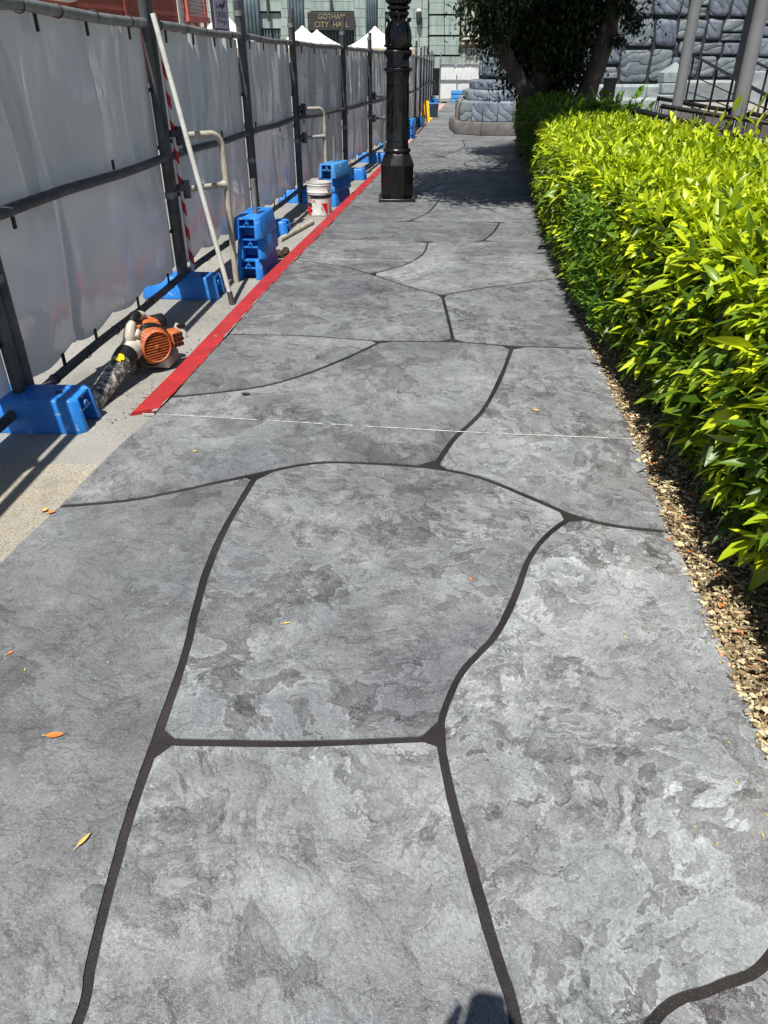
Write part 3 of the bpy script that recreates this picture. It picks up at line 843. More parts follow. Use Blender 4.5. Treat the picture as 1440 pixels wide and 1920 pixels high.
for sx, sy, sz in ((-1, -.7, -1), (1, -1, -1), (.8, 1, -1), (-.9, .8, -1), (-1, -.7, 1), (1, -1, 1), (.8, 1, 1), (-.9, .8, 1)):
    cor.append(C_ + ex * (sx * L_)[:, None] + ey * (sy * W_)[:, None] + ez * (sz * T_)[:, None])
Vc = np.stack(cor, 1).reshape(-1, 3)
tri = np.array([(4, 5, 6), (4, 6, 7), (0, 1, 5), (0, 5, 4), (1, 2, 6), (1, 6, 5), (2, 3, 7), (2, 7, 6), (3, 0, 4), (3, 4, 7)])
Tc = (np.arange(nch)[:, None, None] * 8 + tri[None]).reshape(-1, 3)
o = np_mesh('wood_chips', Vc, Tc, M['chip'], smooth=False)
tag(o, 'pale wood chip mulch strewn between path and hedge', 'mulch', kind='stuff')

# leaf litter among the chips and scraps along the path's rims
def litter(name, label, cat, n_, fx, fy, mat, size, zf):
    r_ = np.random.default_rng(len(name))
    y = fy(r_, n_); x = fx(r_, y)
    a = r_.random(n_) * 6.283; L = size * (0.35 + r_.random(n_)); W = L * (0.22 + 0.2 * r_.random(n_)); c = L * 0.3 * r_.random(n_)
    ux, uy = np.cos(a), np.sin(a)
    z = np.array([zf(q) for q in y])
    def P_(s, t, h): return np.stack([x + ux * s * L - uy * t * W, y + uy * s * L + ux * t * W, z + h * c + 0.002], 1)
    V = np.stack([P_(-1, 0, 1), P_(-0.3, -1, 0.6), P_(-0.2, 0, 0), P_(-0.3, 1, 0.7), P_(0.45, -0.7, 0.3), P_(0.4, 0, 0.1), P_(0.45, 0.7, 0.5), P_(1, 0, 0.9)], 1).reshape(-1, 3)
    T = (np.arange(n_)[:, None, None] * 8 + np.array([(0, 1, 2), (0, 2, 3), (1, 4, 5), (1, 5, 2), (2, 5, 6), (2, 6, 3), (4, 7, 5), (5, 7, 6)])[None]).reshape(-1, 3)
    tag(np_mesh(name, V, T, mat), label, cat, kind='stuff')
litter('leaf_litter', 'brown dead leaves scattered over the mulch under the hedge', 'leaf litter', 420, lambda r_, y: np.array([xr(q) for q in y]) + 0.02 + r_.random(len(y)) * 0.5, lambda r_, n_: 0.6 + r_.random(n_) ** 1.4 * 9, M['deadleaf'], 0.026, lambda y: 0.0)
litter('gutter_debris', 'tiny dark scraps gathered in the gutter along the kerb', 'debris', 380, lambda r_, y: np.array([xl(q) for q in y]) - 0.145 - r_.random(len(y)) ** 2.5 * 0.5, lambda r_, n_: 3.3 + r_.random(n_) ** 1.5 * 9, M['dirt'], 0.009, lambda y: zs(y))
litter('path_grit', 'tiny scraps of dry leaf strewn along both rims of the path', 'debris', 110, lambda r_, y: np.where(r_.random(len(y)) < 0.6, np.array([xr(q) for q in y]) - r_.random(len(y)) ** 3 * 0.7 - 0.01, np.array([xl(q) for q in y]) + r_.random(len(y)) ** 3 * 0.8 + 0.01), lambda r_, n_: 1.0 + r_.random(n_) ** 1.6 * 8, M['deadpale'], 0.006, lambda y: 0.001)
# ------------------------------------------------------------------ temporary fence: framed panels standing in blue feet
POSTS = [(-1.86, 0.85), (-1.77, 3.35), (-1.60, 5.90), (-1.36, 8.25), (-1.13, 10.6), (-0.62, 13.0), (-0.26, 15.5), (0.18, 18.1), (0.58, 20.7), (0.88, 23.4), (1.13, 26.1), (1.36, 28.9), (1.60, 31.8), (1.85, 34.8), (2.12, 37.9), (2.40, 41.0)]
ZT, ZM, ZB = 1.745, 0.93, 0.085
def fence_panel(a, b, label, seed, tall=(2.05, 1.98), vin='vinyl', steel='galvdark', zt=ZT, folds=5, detail=1, ties=True, dz=0.0):
    rs = random.Random(seed)
    A = Vector((a[0], a[1], 0)); B = Vector((b[0], b[1], 0))
    u = (B - A).normalized(); L = (B - A).length
    n = Vector((u.y, -u.x, 0))
    z0 = zs(A.y) + dz
    t = thing('temporary_fence', label, 'fence', (A.x, A.y, z0), group='temporary fence panels along the street')
    g = 0.045
    Z = Vector((0, 0, 1))
    def pt(s, z, d=0.0): return A + u * s + Z * z + n * d
    sg = 12 if detail else 8
    for s, hh in ((g, tall[0]), (L - g, tall[1])):
        MB().tube([pt(s, z0 + 0.02), pt(s, hh)], 0.030, sg).build('upright', M[steel], t, angle=40)
    for nm, z in (('top_rail', zt), ('middle_rail', ZM), ('bottom_rail', ZB)):
        pts = [pt(g + 0.03 + (L - 2 * g - 0.06) * i / 6, z + 0.006 * math.sin(i * 1.3 + seed)) for i in range(7)]
        MB().tube(pts, 0.028 if z > 0.2 else 0.025, sg).build(nm, M['galv'] if nm == 'top_rail' else M[steel], t, angle=40)
    # banner, hung just behind the rails
    nu, nv = (170, 46) if detail else (70, 22)
    fl = []
    for k in range(folds):
        fl.append((rs.uniform(0.06, 0.94) * L, rs.uniform(-0.12, 0.12), rs.uniform(0.016, 0.034), rs.choice((-1, 1)) * rs.uniform(0.016, 0.045), rs.uniform(0.3, 1.0), rs.random() < 0.7))
    V, F = [], []
    s0, s1 = g - 0.002, L - g + 0.002
    nclip = max(3, int(round(L / 0.6)))
    cl = [s0 + (s1 - s0) * (i + 0.5) / nclip + rs.uniform(-0.05, 0.05) for i in range(nclip)]
    for j in range(nv + 1):
        tv = j / nv
        for i in range(nu + 1):
            s = s0 + (s1 - s0) * i / nu
            dist = min(abs(s - c) for c in cl)
            sag = min(1.0, dist / 0.3) ** 1.5
            zl = ZB + 0.035 + 0.045 * sag
            zh = zt - 0.012 - 0.014 * sag
            z = zl + (zh - zl) * tv
            d = -0.045
            mask = 1 - math.exp(-((z - ZM) / 0.13) ** 2)
            edge = min(1, tv * 8) * min(1, (1 - tv) * 10)
            for (c, sl, w, am, ln, up) in fl:
                q = (1 - tv) if up else tv
                x = s - c - sl * (tv - 0.5) - 0.03 * math.sin(tv * 9 + c * 5)
                ww = w * (1 + 1.6 * q)
                if z > ZM or not up: d += am * math.exp(-(x / ww) ** 2) * math.exp(-(q / ln) ** 2) * (0.35 + 0.65 * mask)
            d += (0.030 * mnoise.noise(Vector((s * 1.5 + seed * 3.7, tv * 2.2, seed))) + 0.006 * mnoise.noise(Vector((s * 5.5 + seed, tv * 3.4, seed + 5)))) * (0.3 + 0.7 * mask) * edge
            d = min(d, -0.006)
            k_ = min(1.0, min(s - s0, s1 - s) / 0.06)
            d = -0.040 + (d + 0.040) * k_
            V.append(pt(s, z, d))
    for j in range(nv):
        for i in range(nu):
            F.append((j * (nu + 1) + i, j * (nu + 1) + i + 1, (j + 1) * (nu + 1) + i + 1, (j + 1) * (nu + 1) + i))
    MB().add(V, F).build('banner', M[vin], t, smooth=True)
    # black clips and cable ties
    if detail:
        Rm = Matrix((u, n, Z)).transposed()
        for c in cl:
            MB().box(pt(c, zt - 0.060, -0.004), (0.026, 0.008, 0.075), m=Rm).build('clip', M['black'], t)
            MB().box(pt(c + rs.uniform(-.1, .1), ZB + 0.055, -0.004), (0.026, 0.008, 0.07), m=Rm).build('clip', M['black'], t)
        for c in cl[::2]:
            MB().box(pt(c + rs.uniform(-.1, .1), ZM + rs.choice((-0.06, 0.055)), -0.004), (0.026, 0.008, 0.055), m=Rm).build('clip', M['black'], t)
        for s in (g, L - g):
            for z in (0.42, 1.28):
                MB().box(pt(s + (0.05 if s < 1 else -0.05), z + rs.uniform(-.1, .1), -0.012), (0.05, 0.008, 0.026), m=Rm).build('clip', M['black'], t)
        if ties:
            for k in range(nclip + 1):
                for z, r in ((zt, 0.0305), (ZB, 0.0275)):
                    s = s0 + (s1 - s0) * (k + rs.uniform(0.1, 0.6)) / (nclip + 1)
                    ring = [pt(s + 0.006 * math.sin(w), z + r * math.cos(w), r * math.sin(w)) for w in [2 * math.pi * i / 12 for i in range(13)]]
                    MB().tube(ring, 0.0028, 5).build('cable_tie', M['black'], t)
                    if rs.random() < 0.45:
                        p0 = pt(s, z + r, 0)
                        tail = [p0, p0 + u * 0.05 + Z * 0.02 + n * 0.03, p0 + u * 0.13 + n * 0.08 - Z * 0.005]
                        MB().tube(tail, 0.0018, 4).build('cable_tie', M['black'], t)
    # clamp band that couples the upright to its neighbour
    for z in ((zt + 0.18, 0.68) if detail else (zt + 0.15,)):
        c_ = MB(); c_.lathe([(0.030, -0.022), (0.036, -0.022), (0.036, 0.022), (0.030, 0.022)], pt(L - g, z), 12, cap=False)
        c_.box(pt(L - g + 0.045, z, 0.02), (0.05, 0.028, 0.034), m=Matrix((u, n, Z)).transposed())
        c_.build('clamp', M['galv'], t)
    return t
LAB = [
 'nearest fence panel, cut off by the left edge, left of the front blue block',
 'large grey vinyl fence panel behind the leaf blower, nearest panel seen whole',
 'grey vinyl fence panel behind the leaning white pole and the nearest bent pipe brace',
 'grey vinyl fence panel rising behind the paint pail, left of the second bent brace',
 'grey vinyl fence panel crossed by the second bent pipe brace, behind the weighted stack',
 'narrow looking fence panel left of the lamp post, just before the third brace',
 'fence panel ending behind the black lamp post, crossed by the third brace',
 'fence panel hidden mostly by the lamp post shaft',
 'first fence panel showing on the right of the lamp post',
 'second fence panel to the right of the lamp post, left of the yellow caution sign',
 'third fence panel to the right of the lamp post, behind the yellow caution sign',
 'fourth fence panel to the right of the lamp post, just beyond the yellow caution sign',
 'fifth fence panel to the right of the lamp post, foreshortened to a sliver',
 'sixth fence panel to the right of the lamp post, far down the street',
 'last street side fence panel before the corner with the white cross fence',
]
TALL = [(1.9, 1.9), (1.9, 2.55), (2.5, 2.02), (2.12, 2.0), (2.10, 1.98), (2.14, 1.95), (2.02, 2.0), (2.0, 1.96), (2.05, 2.0), (2.1, 1.95), (2.0, 2.1), (2.05, 1.95), (2.12, 2.0), (2.0, 2.1), (2.1, 2.05)]
for i in range(len(POSTS) - 1):
    fence_panel(POSTS[i], POSTS[i + 1], LAB[i], 11 + i * 7, TALL[i], folds=[5, 5, 8, 9, 10, 11, 9, 9, 9, 9, 9, 9, 9, 9, 9][i], detail=1 if i < 7 else 0)
# the white cross fence that closes the view, facing the sun
CR = [(2.75, 42.2), (5.0, 42.3), (7.4, 42.4), (9.8, 42.5), (12.2, 42.6), (14.6, 42.7)]
CL = ['white cross fence panel nearest the street corner at the far end of the path', 'white cross fence panel left of the castle pedestal at the far end of the path', 'white cross fence panel partly behind the castle pedestal', 'white cross fence panel behind the castle pillar', 'white cross fence panel farthest right, behind the castle']
for i in range(5):
    fence_panel(CR[i], CR[i + 1], CL[i], 201 + i * 3, (2.05, 1.95), 'vinylw', 'galv', zt=1.62, folds=10, detail=0, dz=0.06)

# bent pipe braces clamped to the fence
def brace(post, foot, ztop, zlow, label, mat='creampipe'):
    A = Vector((post[0], post[1], 0)); B = Vector((foot[0], foot[1], 0))
    u = (B - A).normalized(); L = (B - A).length
    z0 = zs(B.y)
    t = thing('pipe_brace', label, 'brace', (B.x, B.y, z0), group='bent pipe braces on the fence')
    Z = Vector((0, 0, 1))
    r = 0.11
    pts = [A + u * 0.075 + Z * ztop]
    pts.append(A + u * (L - r) + Z * ztop)
    for k in range(1, 8):
        w = k / 8 * math.pi / 2
        pts.append(A + u * (L - r + r * math.sin(w)) + Z * (ztop - r + r * math.cos(w)))
    pts += [B + Z * (ztop - r), B + Z * (z0 + 0.003)]
    MB().tube(pts, 0.0245, 12).build('bent_pipe', M[mat], t, angle=50)
    MB().tube([A + u * 0.075 + Z * zlow, B + Z * zlow - u * 0.03], 0.022, 12).tube([B + Z * zlow - u * 0.06, B + Z * zlow - u * 0.022], [0.022, 0.031], 12).build('cross_bar', M[mat], t, angle=50)
    for z in (ztop, zlow):
        Rm = Matrix((u, Vector((-u.y, u.x, 0)), Z)).transposed()
        c_ = MB()
        c_.tube([A + u * 0.082 + Z * (z - 0.06), A + u * 0.082 + Z * (z + 0.065)], 0.033, 10)
        c_.box(A + u * 0.036 + Z * (z + 0.02), (0.07, 0.05, 0.045), m=Rm)
        c_.box(A + u * 0.05 + Z * (z - 0.03) + Rm @ Vector((0, 0.035, 0)), (0.05, 0.03, 0.03), m=Rm)
        c_.build('clamp', M['galvdark'], t, angle=40)
    return t
brace((-1.575, 5.98), (-1.27, 6.35), 1.06, 0.695, 'nearest bent cream pipe brace, between the leaning white pole and the tall blue stack')
brace((-1.10, 10.66), (-0.80, 11.0), 1.03, 0.70, 'second bent pipe brace, above the paint pail', 'creampipe')
brace((-0.24, 15.58), (0.01, 15.85), 1.03, 0.66, 'third bent pipe brace, just left of the lamp post', 'galv')
brace((2.12, 37.95), (2.33, 38.2), 0.90, 0.30, 'farthest bent pipe brace, beside the far blue stacks', 'galvdark')

# blue fence feet
def block_parts(t, mat):
    Lh, W, Hh = 0.31, 0.125, 0.168
    nd_, nw = 0.15, 0.064
    def plan(k, kl, z):
        a, w = Lh * kl, W * k
        c = 0.028
        return [(-a, -w + c, z), (-a + c, -w, z), (a - c, -w, z), (a, -w + c, z), (a, -nw, z), (a - nd_, -nw, z), (a - nd_, nw, z), (a, nw, z), (a, w - c, z), (a - c, w, z), (-a + c, w, z), (-a, w - c, z), (-a, nw, z), (-a + nd_, nw, z), (-a + nd_, -nw, z), (-a, -nw, z)]
    rows = [plan(1.0, 1.0, 0.0), plan(0.99, 0.995, 0.02), plan(0.86, 0.94, Hh - 0.012), plan(0.80, 0.915, Hh)]
    b_ = MB(); n_ = 16
    V = [p for r_ in rows for p in r_]
    F = [tuple(range(n_ - 1, -1, -1)), tuple(range(3 * n_, 4 * n_))]
    for i in range(3):
        for k in range(n_): F.append((i * n_ + k, i * n_ + (k + 1) % n_, (i + 1) * n_ + (k + 1) % n_, (i + 1) * n_ + k))
    b_.add(V, F); body = b_.build('body', M[mat], t, bevel=0.006)
    for sx in (-1, 1):
        h_ = MB()
        h_.box((sx * (Lh * 0.955 - 0.04), 0, 0.096), (0.07, 2 * nw + 0.004, 0.009))
        h_.box((sx * (Lh * 0.955 - 0.02), 0, 0.137), (0.012, 0.006, 0.05))
        m_ = Matrix.Rotation(math.pi / 2, 3, 'Y')
        h_.lathe([(0.012, -0.02), (0.019, -0.02), (0.019, 0.02), (0.012, 0.02), (0.012, -0.02)], (sx * (Lh * 0.95 - 0.02), 0, 0.113), 12, m=m_, cap=False)
        h_.box((sx * (Lh * 0.915 - 0.078), 0, 0.1585), (0.155, 2 * nw + 0.004, 0.012))
        h_.build('handle', M[mat], body)
    MB().lathe([(0.017, 0.0), (0.017, 0.0016), (0.013, 0.0018), (0.012, -0.004)], (0.17, 0, Hh), 12).build('socket', M['black'], body)
    return Hh
BT = {}
def block(x, y, rz, label, z=None, mat='blue', yaw_jit=0.0):
    loc = (x, y, zs(y) if z is None else z)
    if mat not in BT:
        t = thing('ballast_block', label, 'ballast block', loc, rz, 'blue plastic ballast blocks under and beside the fence', local=True)
        block_parts(t, mat); BT[mat] = t
    else:
        t = copy_tree(BT[mat]); t.location = loc; t.rotation_euler = (0, 0, rz); t['label'] = label
    return t
HB = 0.170
block(-1.745, 3.30, R(-2), 'scuffed blue fence block under the posts at the lower left, nozzle of blower beside it')
block(-1.615, 5.92, R(-4), 'blue fence block in shade behind the leaf blower, beside the base of the white pole')
block(-1.33, 8.33, R(-5), 'shaded blue fence block directly behind the nearest stack of three')
block(-1.12, 10.68, R(-6), 'shaded blue fence block behind the paint pail')
block(-0.60, 13.05, R(-8), 'blue fence block just behind the stack beside the pail')
block(-0.20, 15.55, R(-8), 'blue fence block left of the lamp post base, under the third brace')
block(0.22, 18.15, R(-8), 'blue fence block hidden behind the lamp post base')
sA = [(-1.135, 6.72, R(83)), (-1.12, 6.735, R(86)), (-1.125, 6.70, R(85))]
for k, (x, y, a) in enumerate(sA):
    block(x, y, a, ['bottom blue block of the nearest stack of three at the red kerb', 'middle blue block of the nearest stack of three at the red kerb', 'top blue block of the nearest stack of three, pipe stub standing in it'][k], zs(y) + k * HB)
for k, (x, y, a) in enumerate([(-0.66, 10.58, R(72)), (-0.665, 10.60, R(70)), (-0.66, 10.57, R(73))]):
    block(x, y, a, ['bottom blue block of the stack behind the paint pail', 'middle blue block of the stack behind the paint pail', 'top sun bleached blue block of the stack behind the paint pail'][k], zs(y) + k * HB, 'blue' if k < 2 else 'bluelight')
for k in range(3):
    block(0.62, 20.0, R(80), ['bottom', 'middle', 'top'][k] + ' blue block of the stack showing right of the lamp post', zs(20) + k * HB)
for k in range(2):
    block(1.03, 24.0, R(78), ['lower', 'upper'][k] + ' blue block of the pair left of the yellow caution sign', zs(20) + k * HB, 'bluelight')
for k in range(3):
    block(2.02, 33.2, R(75), ['bottom', 'middle', 'top'][k] + ' blue block of the stack far along the pink kerb', zs(20) + k * HB)
for k in range(3):
    block(3.62, 41.3, R(4), ['bottom', 'middle', 'top'][k] + ' blue block of the stack in front of the white cross fence', 0.002 + k * HB, 'bluelight')
block(4.75, 42.0, R(80), 'single small looking blue block under the white cross fence', 0.002)
# stubs of pipe standing in stacks
def pipe(pts, r, mat, name, label, cat, seg=12):
    return MB().tube(pts, r, seg).build(name, M[mat], None, angle=50, label=label, cat=cat)
zA = zs(7) + 3 * HB
pipe([(-1.10, 6.62, zA - 0.004), (-1.098, 6.625, zA + 0.27)], 0.0215, 'galv', 'pipe_stub', 'short grey pipe stub standing in the nearest blue stack', 'pipe')
pipe([(-0.66, 10.62, zA - 0.004), (-0.655, 10.62, zA + 0.29)], 0.0215, 'galv', 'pipe_stub', 'short grey pipe stub standing in the blue stack behind the paint pail', 'pipe')
pipe([(3.6, 41.3, 0.51), (3.55, 41.32, 1.15)], 0.03, 'galv', 'pipe_stub', 'far pipe stub standing in the stack by the white cross fence', 'pipe')
pipe([(-1.10, 8.02, zs(8) + 0.025), (-0.84, 9.05, zs(8) + 0.025)], 0.0245, 'creampipe', 'loose_pipe', 'loose cream pipe lying on the concrete between two blue stacks', 'pipe')
wp = MB().tube([(-1.185, 5.66, zs(6) + 0.004), (-1.20, 5.668, 0.03), (-1.36, 5.745, 0.86), (-1.535, 5.83, 1.80)], [0.013, 0.0185, 0.0185, 0.0185], 12)
wpt = thing('white_pole', 'thin white pole leaning from the ground against the tall fence post', 'pole', (-1.185, 5.66, zs(6)))
wp.build('shaft', M['whitepole'], wpt, angle=50)
MB().tube([(-1.1835, 5.659, zs(6) + 0.002), (-1.197, 5.666, 0.018)], 0.0215, 10).build('end_ferrule', M['galvdark'], wpt, angle=50)
pipe([(-1.548, 6.02, 0.09), (-1.560, 6.03, 1.66)], 0.016, 'stripe', 'striped_pole', 'red and white striped pole standing beside the tall fence post', 'pole')
# ------------------------------------------------------------------ castle, city hall, shop, tents
def rects(x0, x1, z0, z1, wmax, hmax, rs, out=None):
    """Cuts a wall into uneven rectangular stones."""
    if out is None: out = []
    w, h = x1 - x0, z1 - z0
    if w <= wmax * rs.uniform(0.75, 1.35) and h <= hmax * rs.uniform(0.75, 1.4):
        out.append((x0, x1, z0, z1)); return out
    if w / wmax > h / hmax:
        c = x0 + w * rs.uniform(0.36, 0.64); rects(x0, c, z0, z1, wmax, hmax, rs, out); rects(c, x1, z0, z1, wmax, hmax, rs, out)
    else:
        c = z0 + h * rs.uniform(0.36, 0.64); rects(x0, x1, z0, c, wmax, hmax, rs, out); rects(x0, x1, c, z1, wmax, hmax, rs, out)
    return out
def rubble(parent, origin, ux, x0, x1, z0, z1, wmax, hmax, seed, mat='castle', proud=0.05, gap=0.016):
    """Irregular rounded stones proud of a wall plane; ux is the wall's horizontal direction, n points out of it."""
    rs = random.Random(seed)
    ux = Vector(ux).normalized(); n = Vector((ux.y, -ux.x, 0))
    for (a, b, c, d) in rects(x0, x1, z0, z1, wmax, hmax, rs):
        w, h = b - a, d - c
        r = min(w, h) * rs.uniform(0.08, 0.20)
        out = []
        for (px_, pz_, sx, sz) in ((b, d, 1, 1), (a, d, -1, 1), (a, c, -1, -1), (b, c, 1, -1)):
            jx, jz = rs.uniform(-.12, .02) * w * 0.5, rs.uniform(-.16, .02) * h * 0.5
            ccx, ccz = px_ - sx * (r + gap - jx * 0), pz_ - sz * (r + gap)
            ccx += sx * jx; ccz += sz * jz
            base = {(1, 1): 0, (-1, 1): 90, (-1, -1): 180, (1, -1): 270}[(sx, sz)]
            for k in range(4):
                w_ = R(base + 30 * k)
                out.append(Vector((ccx + r * math.cos(w_), ccz + r * math.sin(w_))))
        cen = sum(out, Vector((0, 0))) / len(out)
        pr = proud * rs.uniform(0.6, 1.3)
        tilt = (rs.uniform(-.04, .04), rs.uniform(-.05, .05))
        b_ = MB(); V = []
        for s, dep in ((1.0, 0.0), (0.988, pr * 0.8), (0.955, pr * 1.0), (0.6, pr * 1.03)):
            for p in out:
                q = cen + (p - cen) * s
                dd = dep + (0 if dep == 0 else (q.x - cen.x) * tilt[0] + (q.y - cen.y) * tilt[1])
                V.append(Vector(origin) + ux * q.x + Vector((0, 0, q.y)) + n * dd)
        V.append(Vector(origin) + ux * cen.x + Vector((0, 0, cen.y)) + n * pr * 1.04)
        m_ = len(out); F = []
        for i in range(3):
            for k in range(m_): F.append((i * m_ + k, i * m_ + (k + 1) % m_, (i + 1) * m_ + (k + 1) % m_, (i + 1) * m_ + k))
        for k in range(m_): F.append((3 * m_ + k, 3 * m_ + (k + 1) % m_, 4 * m_))
        b_.add(V, F); b_.build('stone', M[mat], parent, smooth=True)

castle = thing('castle_wall', 'grey blue castle wall of large carved stones behind the tree', 'building', (5.5, 22.6, 0))
YC = 22.5
def X(u, Y, v=100): return atY(u, v, Y).x
xa, xb, xc, xd = X(990, YC), X(1262, YC), X(1392, YC + 1), X(1412, YC)
mb = MB()
mb.box(((3.3 + xb) / 2, YC + 0.5, 4.0), (xb - 3.3, 1.0, 8.0)); wall_a = mb.build('wall', M['mortar'], castle)
rubble(wall_a, (0, YC, 0), (1, 0, 0), xa + 0.2, xb + 0.02, 1.12, 6.6, 1.05, 0.84, 5)
# recessed wall with doorway side
mb = MB(); mb.box(((xb + xc) / 2, YC + 1.55, 4.0), (xc - xb + 0.5, 1.0, 8.0)); wall_b = mb.build('wall', M['mortar'], castle)
rubble(wall_b, (0, YC + 1.05, 0), (1, 0, 0), xb, xc, 1.22, 6.2, 0.85, 0.62, 9)
mb = MB(); mb.box((xd + 3.0, YC + 0.6, 4.0), (6.0, 1.2, 8.0)); wall_c = mb.build('wall', M['mortar'], castle)
rubble(wall_c, (0, YC, 0), (1, 0, 0), xd, xd + 5.5, 0.5, 6.4, 0.75, 0.62, 21)
# pale stepped plinth along the foot of the wall
def ledge_row(parent, x0, x1, yf, z0, z1, depth, bw, mat, seed):
    rs = random.Random(seed); x = x0
    while x < x1 - 0.05:
        w = min(bw * rs.uniform(0.8, 1.2), x1 - x)
        if x1 - (x + w) < 0.2: w = x1 - x
        b_ = MB(); V = []
        for (xx_, kx) in ((x + 0.006, 1), (x + w - 0.006, 1)):
            V += [(xx_, yf, z0), (xx_, yf, z1 - 0.05), (xx_, yf + 0.10, z1), (xx_, yf + depth, z1 + 0.005), (xx_, yf + depth, z0)]
        F = [(0, 1, 2, 3, 4), (9, 8, 7, 6, 5)] + [(k, 5 + k, 5 + (k + 1) % 5, (k + 1) % 5) for k in range(5)]
        b_.add(V, F); b_.build('plinth_block', M[mat], parent, bevel=0.015)
        x += w
ledge_row(wall_a, 3.9, xb - 0.12, YC - 0.30, 0.75, 1.10, 0.30, 0.62, 'castlelight', 3)
ledge_row(wall_a, 3.9, xb - 0.15, YC - 0.62, 0.40, 0.80, 0.33, 0.62, 'castlelight', 4)
ledge_row(wall_a, 3.9, xb - 0.18, YC - 0.9, 0.0, 0.42, 0.3, 0.62, 'castlelight', 5)
ledge_row(wall_b, xb + 0.5, xc, YC + 0.72, 0.70, 1.18, 0.33, 0.9, 'castlelight', 6)
# pier with pyramid head beside the doorway
pier = MB(); pcx = (X(1253, YC - .5) + X(1293, YC - .5)) / 2; pw = 0.29
pier.box((pcx, YC - 0.25, 0.72), (pw * 2.15, pw * 2, 0.30)).build('pier_block', M['castlelight'], wall_a, bevel=0.03)
MB().box((pcx, YC - 0.25, 1.01), (pw * 1.95, pw * 1.9, 0.24)).build('pier_block', M['castlelight'], wall_a, bevel=0.03)
p_ = MB(); p_.box((pcx, YC - 0.25, 1.25), (pw * 1.9, pw * 1.8, 0.22)); p_.add([(pcx - pw * .95, YC - .25 - pw * .9, 1.362), (pcx + pw * .95, YC - .25 - pw * .9, 1.362), (pcx + pw * .95, YC - .25 + pw * .9, 1.362), (pcx - pw * .95, YC - .25 + pw * .9, 1.362), (pcx + pw * .3, YC - .15, 1.62)], [(0, 1, 4), (1, 2, 4), (2, 3, 4), (3, 0, 4)])
p_.build('pier_block', M['castlelight'], wall_a, bevel=0.02)
MB().box((pcx, YC - 0.28, 0.28), (pw * 2.3, pw * 2.1, 0.56)).build('pier_block', M['castlelight'], wall_a, bevel=0.03)
pier2 = X(1408, YC - 0.2)
MB().box((pier2 + 0.25, YC - 0.3, 0.9), (0.62, 0.6, 1.0)).build('pier_block', M['castlelight'], wall_c, bevel=0.03)

# pillar on its tiered pedestal
px0, py0 = 3.46, 22.35
pil = thing('castle_pillar', 'grey carved stone pillar on stepped pedestal and dark round-cornered plinth', 'pillar', (px0, py0, 0))
def tier(w, yb, z0, z1, ch, mat, blk, slope, name, seed):
    rs = random.Random(seed)
    rim = [(-w, yb), (-w, -w + ch), (-w + ch, -w), (w - ch, -w), (w, -w + ch), (w, yb)]
    for (a, b) in zip(rim, rim[1:]):
        A = Vector((px0 + a[0], py0 + a[1], 0)); B = Vector((px0 + b[0], py0 + b[1], 0))
        L = (B - A).length; k = max(1, round(L / blk)); u = (B - A).normalized(); nn = Vector((u.y, -u.x, 0))
        for i in range(k):
            s0, s1 = L * i / k + 0.004, L * (i + 1) / k - 0.004
            inn = 0.45
            V = []
            for s, sh in ((s0, 0), (s1, 0)):
                sh = inn * 0.45 if ((s == s0 and i == 0 and a != rim[0]) or (s == s1 and i == k - 1 and b != rim[-1])) else 0
                sgn = 1 if s == s0 else -1
                p0 = A + u * s; p1 = A + u * (s + sgn * sh) - nn * inn; pm_ = A + u * (s + sgn * sh * slope / inn) - nn * slope
                V += [p0 + Vector((0, 0, z0)), p0 + nn * 0.01 + Vector((0, 0, (z0 + z1) / 2)), p0 - nn * 0.01 + Vector((0, 0, z1 - 0.035)), pm_ + Vector((0, 0, z1)), p1 + Vector((0, 0, z1)), p1 + Vector((0, 0, z0))]
            F = [(5, 4, 3, 2, 1, 0), (6, 7, 8, 9, 10, 11)] + [(q, (q + 1) % 6, 6 + (q + 1) % 6, 6 + q) for q in range(6)]
            MB().add(V, F).build(name, M[mat], pil, bevel=0.018)
    MB().prism([(px0 + x_ * 0.93, py0 + (y_ if y_ > 0 else y_ * 0.93)) for x_, y_ in rim], z0, z1 - 0.012).build('core', M['mortar'], pil)
tier(1.62, 0.9, 0.0, 0.30, 0.62, 'plinth', 0.9, 0.03, 'plinth_slab', 1)
tier(1.47, 0.8, 0.30, 0.76, 0.50, 'castle', 0.42, 0.13, 'tier_block', 2)
tier(1.30, 0.7, 0.76, 1.00, 0.45, 'castle', 0.42, 0.13, 'tier_block', 3)
tier(1.13, 0.6, 1.00, 1.22, 0.40, 'castle', 0.42, 0.12, 'tier_block', 4)
MB().box((px0 + 0.05, py0 + 0.1, 4.4), (1.78, 1.78, 6.4)).build('core', M['mortar'], pil)
rubble(pil, (px0, py0 - 0.79, 0), (1, 0, 0), -0.86, 0.93, 1.24, 6.4, 0.55, 0.6, 33)
rubble(pil, (px0 - 0.84, py0, 0), (0, -1, 0), -0.9, 0.8, 1.24, 6.4, 0.6, 0.6, 34)
MB().tube([(X(872, 21.8), 21.8, 0.0), (X(862, 21.8), 21.8, 0.3), (X(864, 21.8), 21.8, 0.62), (X(872, 21.8), 21.9, 0.85), (X(880, 21.8), 22.0, 0.8)], 0.03, 8).build('bent_pipe', M['brown'], None, smooth=True, label='rusty bent pipe curving up behind the left corner of the castle pedestal', cat='pipe')

